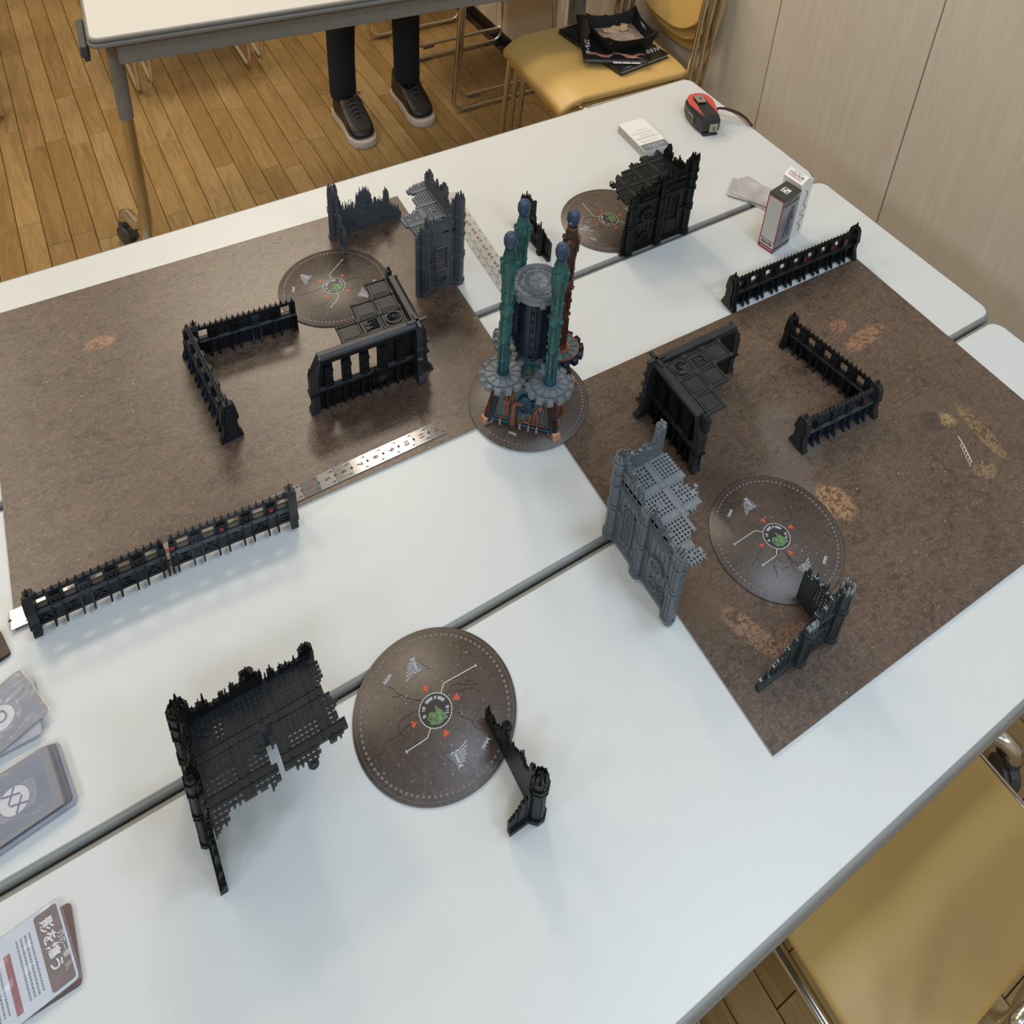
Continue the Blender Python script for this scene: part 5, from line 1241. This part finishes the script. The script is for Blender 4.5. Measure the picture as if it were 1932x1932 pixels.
for off in (-.0022, .0022):
    rings = []
    for i, p_ in enumerate(Pp):
        a_ = Vector(Pp[max(0, i - 1)]); b_ = Vector(Pp[min(len(Pp) - 1, i + 1)]); d_ = (b_ - a_).normalized(); sd = d_.cross(Vector((0, 0, 1))).normalized()
        c_ = Vector(p_) + sd * off * math.sin(PI * i / 6) * 1.6 + Vector((0, 0, off * .3)); wd = .0026
        rings.append([W2(*(c_ + sd * wd)), W2(*(c_ + sd * wd + Vector((0, 0, .001)))), W2(*(c_ - sd * wd + Vector((0, 0, .001)))), W2(*(c_ - sd * wd))])
    q.loft(rings)
q.build('wrist_strap', 'strap', t)
q = MB().at(Matrix.Translation(W2(1.104, 1.072, .020))); q.lathe([(.003, -.004), (.0048, -.002), (.0048, .002), (.003, .004)], 12); q.build('strap_bead', 'tapeblk', t, smooth=True)

# card piles at the left frame edge
def sleeved_back(t, mtx, z, glyph, w_=.092, h_=.0555):
    """card back: slate field, brown border, stone plaque, pale oval with ink letters (right short edge at local x=0)"""
    def P(m, fn, nm, mt):
        q = MB().at(mtx); fn(q); return q.build(nm, mt, t)
    P(0, lambda q: q.prism(rrect(-w_, 0, -h_ / 2, h_ / 2, .003, 4), z, z + .0007), 'top_card', 'cardband')
    z1 = z + .0007
    P(0, lambda q: q.prism(rrect(-w_ + .008, -.0055, -h_ / 2 + .004, h_ / 2 - .004, .003, 4), z1, z1 + .0001), 'blue_field', 'cardback')
    P(0, lambda q: q.prism([(-.052, -.009), (-.040, -.0135), (-.018, -.0125), (-.0145, -.006), (-.0135, .0075), (-.018, .0095), (-.050, .0095)], z1 + .0001, z1 + .0002), 'stone_plaque', 'cardstone')
    def ln(q):
        for a_, b_ in (((-.022, .0095), (-.022, .003)), ((-.017, .008), (-.017, .0)), ((-.022, .006), (-.014, .006)), ((-.019, .002), (-.014, .002)), ((-.022, -.012), (-.018, -.004)), ((-.018, -.004), (-.014, -.004)), ((-.048, .006), (-.042, .0)), ((-.046, -.010), (-.040, -.005)), ((-.0130, .0), (-.006, .0))):
            dx_, dy_ = b_[0] - a_[0], b_[1] - a_[1]; o_ = q.M; q.M = o_ @ TR((a_[0] + b_[0]) / 2, (a_[1] + b_[1]) / 2, z1 + .0002, math.atan2(dy_, dx_)); q.cbox((0, 0, 0), (math.hypot(dx_, dy_), .0004, .0001)); q.M = o_
    P(0, ln, 'crack_lines', 'cardline')
    def ov(r_, zz, n=28): return lambda q: q.prism([(-.031 + r_ * math.cos(2 * PI * k / n), -.001 + r_ * 1.0 * math.sin(2 * PI * k / n)) for k in range(n)], zz, zz + .0001)
    P(0, ov(.0122, z1 + .0002), 'oval_ring', 'cardline'); P(0, ov(.0114, z1 + .0003), 'oval', 'oval')
    text(glyph, .0155, 'cardink', t, mtx @ TR(-.031, -.001, z1 + .00045, R(-70)), ext=.00005, bold=.0001)
    q = MB().at(mtx); q.prism([(-w_ - .001, -h_ / 2 - .001), (.0012, -h_ / 2 - .001), (.0012, h_ / 2 + .001), (-w_ - .001, h_ / 2 + .001)], z1 + .0009, z1 + .0010); q.build('sleeve', 'film', t)
def pile(q, mtx, n, z0, w_, h_, seed, th=.0011):
    rr = random.Random(seed)
    for i in range(n):
        q.at(mtx @ TR(rr.uniform(-.0015, .001), rr.uniform(-.001, .001), 0, rr.uniform(-.015, .015))); q.prism(rrect(-w_, 0, -h_ / 2, h_ / 2, .002, 2), z0 + i * th, z0 + i * th + th * .8)
    q.at(Matrix.Identity(4))
zt_ = .009
t = thing('sleeved_card_pile', 'sleeved slate-blue cards with a letter D, top card turned, at the left', 'card deck', (-.117, .612, .0004))
m1 = TR(.008, -.008, 0, 0); q = MB(); pile(q, m1, 6, 0, .092, .0555, 1); q.build('card_block', ['filmclear'], t)
m2 = TR(.0078, .005, 0, R(19.5)); sleeved_back(t, m2, .0075, 'D')
t = thing('sleeved_card_pile', 'tall pile of sleeved slate-blue cards with two crossed letters, nearest the grey seam at left', 'card deck', (-.094, .533, .0004))
m1 = TR(0, 0, 0, R(7)); q = MB(); pile(q, m1, 8, 0, .092, .056, 3); q.build('card_block', ['filmclear'], t)
for k in range(4):
    q = MB().at(TR(-.0018 * (k + 1), .0004 * k, 0, R(7))); q.prism(rrect(-.092, 0, -.0275, .0275, .003, 3), .0086 + k * .0004, .0089 + k * .0004); q.build('spread_card', 'cardband' if k % 2 else 'cardback', t)
sleeved_back(t, TR(-.010, .0008, 0, R(7)), .0102, 'XX')
t = thing('sleeved_card_pile', 'dark card corner just entering the left frame edge below the barricade', 'card deck', (-.128, .680, .0004))
m1 = TR(0, 0, 0, R(12)); q = MB(); pile(q, m1, 4, 0, .092, .03, 5); q.build('card_block', ['brownp'], t)
t = thing('sleeved_rule_cards', 'shiny sleeved white rule cards with a brown heading panel at the lower left corner', 'card deck', (-.107, .409, .0004))
m1 = TR(0, 0, 0, R(0)); q = MB().at(m1); q.prism(rrect(-.092, 0, -.0285, .0285, .003, 3), 0, .0015); q.prism(rrect(-.091, .0005, -.028, .0275, .003, 3), .0016, .003); q.build('lower_card', 'brownband', t)
m2 = TR(-.0045, .004, 0, R(7)); q = MB().at(m2); q.prism(rrect(-.094, 0, -.029, .031, .003, 3), .0035, .0045); q.build('top_card', 'cardwhite', t)
q = MB().at(m2); q.prism(rrect(-.018, -.0015, -.027, .029, .002, 3), .0045, .0046); q.build('brown_panel', 'brownband', t)
text('影を纏う', .0098, 'white', t, m2 @ TR(-.0115, .004, .0048, R(-90)), ext=.00005, bold=.0002); text('刃の一撃', .005, 'white', t, m2 @ TR(-.0040, -.001, .0048, R(-90)), ext=.00005)
q = MB().at(m2); q.box(-.0415, -.037, -.024, .018, .0045, .0046); q.build('red_stripe', 'redband', t)
q = MB().at(m2); rr = random.Random(8)
for x_ in (-.0225, -.0255, -.0285, -.0315, -.0455, -.0485, -.0515, -.0545, -.0575):
    y_ = .022
    while y_ > -.020: wd = rr.uniform(.0012, .0026); q.box(x_ - .0006, x_ + .0006, y_ - wd, y_, .0045, .0046); y_ -= wd + .0005
q.build('small_print', 'textgrey', t)
q = MB().at(m2 @ TR(0, 0, .0058)); n = 12; vs = []; fs = []; rr = random.Random(12)
for i in range(n + 1):
    for j in range(n + 1): vs.append((-.096 + .098 * i / n, -.031 + .064 * j / n, rr.uniform(0, .0026)))
for i in range(n):
    for j in range(n): a_ = i * (n + 1) + j; fs.append((a_, a_ + 1, a_ + n + 2, a_ + n + 1))
q.add(vs, fs); q.build('sleeve', 'film', t)

# ------------------------------------------------------------------ books and tray on the chair
SZ = FLOOR + .075 + .455 - .001
def book(label, cx, cy, w_, d_, th, rz, z, cover):
    t = thing('rule_book', label, 'book', (cx, cy, z), rz)
    q = MB(); q.box(-w_ / 2, w_ / 2, -d_ / 2, d_ / 2, 0, .0018); q.box(-w_ / 2, w_ / 2, -d_ / 2, d_ / 2, th - .0018, th); q.box(-w_ / 2, -w_ / 2 + .002, -d_ / 2, d_ / 2, 0, th); q.build('cover', cover, t, bevel=.0004, seg=1)
    q = MB(); q.box(-w_ / 2 + .003, w_ / 2 - .003, -d_ / 2 + .003, d_ / 2 - .003, .0018, th - .0018); q.build('page_block', 'pages', t)
    return t
# lower book: corners px(890,585)(1235,450)z3 ; placed from measured plan
t = book('thick black hardback with WAR on its corner, lying flat on the yellow seat', 1.335, 1.704, .166, .250, .013, R(6.3), SZ, 'coverdark')
q = MB(); q.prism([(-.010, -.124), (.012, -.124), (.060, .0), (.040, .010)], .013, .0132); q.build('slate_stripe', 'coverslate', t)
text('WAR', .024, 'white', t, TR(.058, -.088, .0134, R(178)), bold=.0006); text('COMBAT', .011, 'printgrey', t, TR(.026, -.060, .0136, R(-112)), bold=.0002)
q = MB(); q.prism([(-.078, -.122), (-.040, -.122), (-.050, -.112)], .013, .0132); q.build('slate_corner', 'coverslate', t)
q = MB(); q.prism([(-.08, .02), (-.03, .06), (-.05, .12), (-.08, .11)], .013, .0132); q.build('blue_art', 'coverblue', t)
text('M', .012, 'white', t, TR(-.040, .085, .0134, R(200)))
t = book('thinner glossy book with pink swirls and white page tabs, turned across the hardback', 1.332, 1.7125, .166, .235, .009, R(-28), SZ + .0135, 'coverdark')
text('コアルール', .015, 'white', t, TR(-.068, -.052, .0094, R(-92)), bold=.0004)
q = MB(); pts = [(-.070 + i * .0165, -.088 + .008 * math.sin(i * 1.7)) for i in range(10)]
q.prism(pts + [(x_ + .002, y_ - .010 - .005 * math.sin(x_ * 300)) for x_, y_ in reversed(pts)], .009, .0092); q.build('pink_swirl', 'coverpink', t)
q = MB(); q.prism([(-.01, -.075), (.03, -.088), (.075, -.112), (.035, -.098)], .0092, .0094); q.build('pale_swirl', 'copperl', t)
for k in range(3): q = MB(); q.box(-.008 + k * .024, .014 + k * .024, -.124, -.115, .003, .0036); q.build('page_tab', 'white', t)
# tray
t = thing('dice_tray', 'black folding snap tray holding a clear bag, lying on the books', 'tray', (1.349, 1.694, SZ + .0235), R(-9))
q = MB(); q.box(-.062, .062, -.056, .056, 0, .003); q.build('tray_base', 'tray', t)
def wallp(p0, p1, out, nm, hmid=.033, hend=.052, flare=.013):
    q = MB(); rings = []; n = 10
    for i in range(n + 1):
        u = i / n; x_ = p0[0] + (p1[0] - p0[0]) * u; y_ = p0[1] + (p1[1] - p0[1]) * u; e = (2 * u - 1) ** 2; h = hmid + (hend - hmid) * e ** 2
        ex = (2 * u - 1) * .012 * (e ** 1.5); dx_, dy_ = (p1[0] - p0[0]), (p1[1] - p0[1]); L = math.hypot(dx_, dy_); dx_ /= L; dy_ /= L
        xb, yb = x_, y_; xt, yt = x_ + out[0] * flare + dx_ * ex, y_ + out[1] * flare + dy_ * ex
        rings.append([(xb, yb, .001), (xt, yt, h), (xt - out[0] * .003, yt - out[1] * .003, h), (xb - out[0] * .003, yb - out[1] * .003, .001)])
    q.loft(rings); return q.build(nm, 'tray', t, smooth=True, angle=35)
for p0, p1, out in (((-.062, -.056), (.062, -.056), (0, -1)), ((-.062, .056), (.062, .056), (0, 1)), ((-.062, -.056), (-.062, .056), (-1, 0)), ((.062, -.056), (.062, .056), (1, 0))): wallp(p0, p1, out, 'tray_wall')
for sx, sy in ((-1, -1), (1, -1), (-1, 1), (1, 1)):
    q = MB().at(TR(sx * .068, sy * .074, .036, 0, R(72) * sy)); q.lathe([(.0035, -.002), (.0045, 0), (.0035, .002)], 12); q.build('snap', 'leather', t)
q = MB().at(TR(.066, -.0, .014, R(90), R(66))); q.box(-.011, .011, .0, .022, .004, .0046); q.build('white_label', 'white', t)
q = MB().at(TR(.066, -.0, .014, R(90), R(66))); q.prism([(-.007, .003), (-.002, .010), (.0, .003), (.006, .012), (.007, .003)], .0046, .005); q.prism([(-.007, .013), (.007, .015), (.002, .019), (-.006, .019)], .0046, .005); q.build('label_mark', 'blacktext', t)
bag = thing('clear_bag', 'crinkled clear plastic bag lying inside the black tray', 'bag', (1.349, 1.694, SZ + .0267), R(-9))
q = MB(); n = 16; vs = []; fs = []; rr = random.Random(3)
for i in range(n + 1):
    for j in range(n + 1):
        u, v = i / n * 2 - 1, j / n * 2 - 1; vs.append((u * .056, v * .050, .004 + .012 * (1 - u * u) * (1 - v * v) + rr.uniform(0, .004)))
for i in range(n):
    for j in range(n): a_ = i * (n + 1) + j; fs.append((a_, a_ + 1, a_ + n + 2, a_ + n + 1))
q.add(vs, fs); q.build('bag_film', 'bag', bag, smooth=True)
q = MB()
for k in range(7): q.at(TR(-.03 + .008 * k, .02 - .006 * (k % 3), .014 + .001 * k, k * .7)); q.box(-.012, .012, -.009, .009, 0, .002)
q.build('card_counters', 'counter', bag)

# ------------------------------------------------------------------ person
FZ = FLOOR
pr = thing('person', 'person in navy trousers and black sneakers with white soles standing beyond the tables', 'person', (.955, 2.40, FZ))
def ellring(cx, cy, z, rx, ry, n=20, rot=0): return [(cx + rx * math.cos(2 * PI * k / n + rot), cy + ry * math.sin(2 * PI * k / n + rot), z) for k in range(n)]
bx, by = .955, 2.40
# trousers: two legs joined at the hips
q = MB()
for lx, ly, hem, kx in ((.848, 2.412, .088, -.004), (1.0585, 2.402, .098, .004)):
    ax_, ay_ = lx - bx, ly - by; rings = []
    for z_, rx_, ry_, dx_, dy_ in ((hem, .040, .046, 0, 0), (hem + .02, .041, .048, 0, .001), (.20, .040, .048, 0, .004), (.32, .042, .05, 0, .004), (.46, .047, .054, 0, 0), (.62, .055, .062, 0, 0), (.78, .066, .074, 0, .004), (.88, .072, .082, 0, .006)):
        k_ = max(0, (z_ - .35) / .53); rings.append(ellring(ax_ * (1 - .42 * k_) + dx_, ay_ + dy_, z_ + .004 * math.sin(z_ * 50), rx_, ry_))
    q.loft(rings)
q.loft([ellring(0, .006, .84, .118, .085), ellring(0, .006, .92, .122, .088), ellring(0, .006, .98, .108, .080)])
q.build('trousers', 'trouser', pr, smooth=True, sub=1)
q = MB(); 
q.loft([ellring(0, .006, .96, .110, .082), ellring(0, .008, 1.05, .112, .078), ellring(0, .004, 1.18, .130, .088), ellring(0, 0, 1.30, .142, .088), ellring(0, 0, 1.37, .120, .075), ellring(0, 0, 1.41, .05, .048)])
for sx in (-1, 1):
    q.tube([(sx * .120, 0, 1.345), (sx * .150, 0, 1.30), (sx * .166, .005, 1.14), (sx * .168, -.005, 1.02), (sx * .164, -.02, .88)], [.036, .038, .033, .029, .024], 12)
q.build('shirt', 'shirt', pr, smooth=True, sub=1)
q = MB(); q.loft([ellring(0, 0, 1.39, .036, .038), ellring(0, -.004, 1.45, .034, .036), ellring(0, -.012, 1.48, .045, .052), ellring(0, -.010, 1.53, .056, .068), ellring(0, -.004, 1.59, .060, .074), ellring(0, .002, 1.65, .054, .066), ellring(0, .002, 1.68, .030, .036)])
q.tube([(0, -.078, 1.575), (0, -.090, 1.55), (0, -.076, 1.543)], [.006, .010, .006], 8)
for sx in (-1, 1): q.at(TR(sx * .060, .0, 1.565)); q.lathe([(.002, -.018), (.008, -.010), (.010, .006), (.004, .018)], 8, sx=.5); q.at(Matrix.Identity(4))
q.build('head', 'skin', pr, smooth=True, sub=1)
q = MB()
for sx in (-1, 1): q.at(TR(sx * .022, -.070, 1.590)); q.lathe([(.002, -.004), (.006, 0), (.002, .004)], 8)
q.at(Matrix.Identity(4)); q.build('eyes', 'leather', pr)
q = MB(); q.tube([(-.018, -.068, 1.518), (0, -.073, 1.515), (.018, -.068, 1.518)], .004, 6); q.build('mouth', 'redband', pr)
q = MB(); q.loft([ellring(0, .018, 1.56, .064, .064), ellring(0, .010, 1.62, .066, .074), ellring(0, .006, 1.68, .058, .070), ellring(0, .006, 1.71, .03, .038)]); q.build('hair', 'hair', pr, smooth=True, sub=1)
for sx in (-1, 1):
    q = MB(); q.loft([ellring(sx * .163, -.022, .885, .018, .020, 12), ellring(sx * .162, -.028, .85, .013, .026, 12), ellring(sx * .161, -.032, .81, .012, .030, 12), ellring(sx * .160, -.034, .78, .010, .028, 12)])
    for k in range(4): y_ = -.056 + k * .0145; L_ = (.055, .066, .062, .048)[k]; q.tube([(sx * .160, y_, .785), (sx * .157, y_ - .004, .785 - L_ * .5), (sx * .150, y_ - .004, .785 - L_)], [.0075, .007, .005], 8)
    q.tube([(sx * .158, -.050, .835), (sx * .150, -.070, .80), (sx * .146, -.076, .765)], [.009, .008, .006], 8)
    q.build('hand', 'skin', pr, smooth=True)
def shoe(cx, cy, rz, nm='sneaker'):
    """toe toward local -y"""
    e = empty(nm, (cx - bx, cy - by, 0), rz); e.parent = pr
    out = [(-.026, .100), (-.032, .085), (-.034, .055), (-.033, .02), (-.036, -.02), (-.043, -.06), (-.044, -.085), (-.036, -.110), (-.018, -.124), (.004, -.127), (.024, -.120), (.037, -.102), (.041, -.075), (.038, -.04), (.032, 0), (.032, .04), (.032, .075), (.027, .098), (.014, .108), (-.012, .108)]
    sole = MB(); sole.taper(out, 0, [(x_ * 1.03, y_ * 1.01) for x_, y_ in out], .012); sole.taper([(x_ * 1.03, y_ * 1.01) for x_, y_ in out], .012, [(x_ * .98, y_ * .985) for x_, y_ in out], .025); sole.build('sole', 'sole', e, smooth=True, bevel=.002)
    def sc(k, dy, z_, kx=1.0): return [(x_ * k * kx, y_ * k + dy, z_) for x_, y_ in out]
    q = MB(); rings = [[(x_ * .96, y_ * .965, .022) for x_, y_ in out]]
    for z_, f in ((.040, .10), (.052, .22), (.064, .40), (.078, .62), (.094, .82), (.112, .95)):
        ring = []
        for x_, y_ in out:
            # front of the shoe drops away: pull toe points backwards as z rises
            yy = y_ * .95; lim = -.122 + f * .155
            if yy < lim: yy = lim + (yy - lim) * .12
            ring.append((x_ * (.95 - .18 * f), yy + .002 * f, z_))
        rings.append(ring)
    q.loft(rings); q.build('upper', 'leather', e, smooth=True, sub=1)
    q = MB()
    for k in range(6):
        y_ = -.056 + k * .013; z_ = .068 + k * .0090
        q.tube([(-.014, y_, z_ - .002), (-.004, y_ + .003, z_ + .005), (.006, y_ + .003, z_ + .005), (.014, y_, z_ - .002)], .0018, 6)
    q.tube(arc([(.006, .012, .112), (.032, .004, .116), (.040, .018, .112), (.030, .026, .108), (.008, .016, .110)], .012), .0016, 6); q.tube(arc([(.008, .012, .11), (.030, -.006, .105), (.036, -.018, .088)], .01), .0015, 6)
    q.build('laces', 'lace', e, smooth=True)
    q = MB(); q.tube([(-.034, -.075, .046), (-.018, -.066, .055), (0, -.062, .058), (.018, -.066, .055), (.033, -.072, .046)], .0016, 6); q.build('toe_seam', 'sock', e)
    q = MB(); q.loft([ellring(0, .055, .08, .026, .034), ellring(0, .055, .15, .026, .032)]); q.build('sock', 'sock', e, smooth=True)
shoe(.8535, 2.362, R(2)); shoe(1.062, 2.385, R(2))
# a caster-footed table leg glimpsed at the top left edge of the floor
GR = {'folding_table': 'white folding tables', 'game_board': 'printed game boards', 'objective_disc': 'round printed discs', 'spiked_barricade': 'spiked barricades',
      'gothic_ruin': 'tall gothic ruins', 'ruined_wall_corner': 'small ruined corners', 'flat_roofed_building': 'flat-roofed black buildings', 'range_ruler': 'numbered strips on the left board',
      'clear_ruler': 'clear strips on the back table', 'sleeved_card_pile': 'sleeved card piles at the left edge', 'rule_book': 'books on the yellow chair'}
for o in list(bpy.data.objects):
    if o.parent is None and o.name.split('.')[0] in GR: o['group'] = GR[o.name.split('.')[0]]
print('objects', len(bpy.data.objects), 'planks', npl)
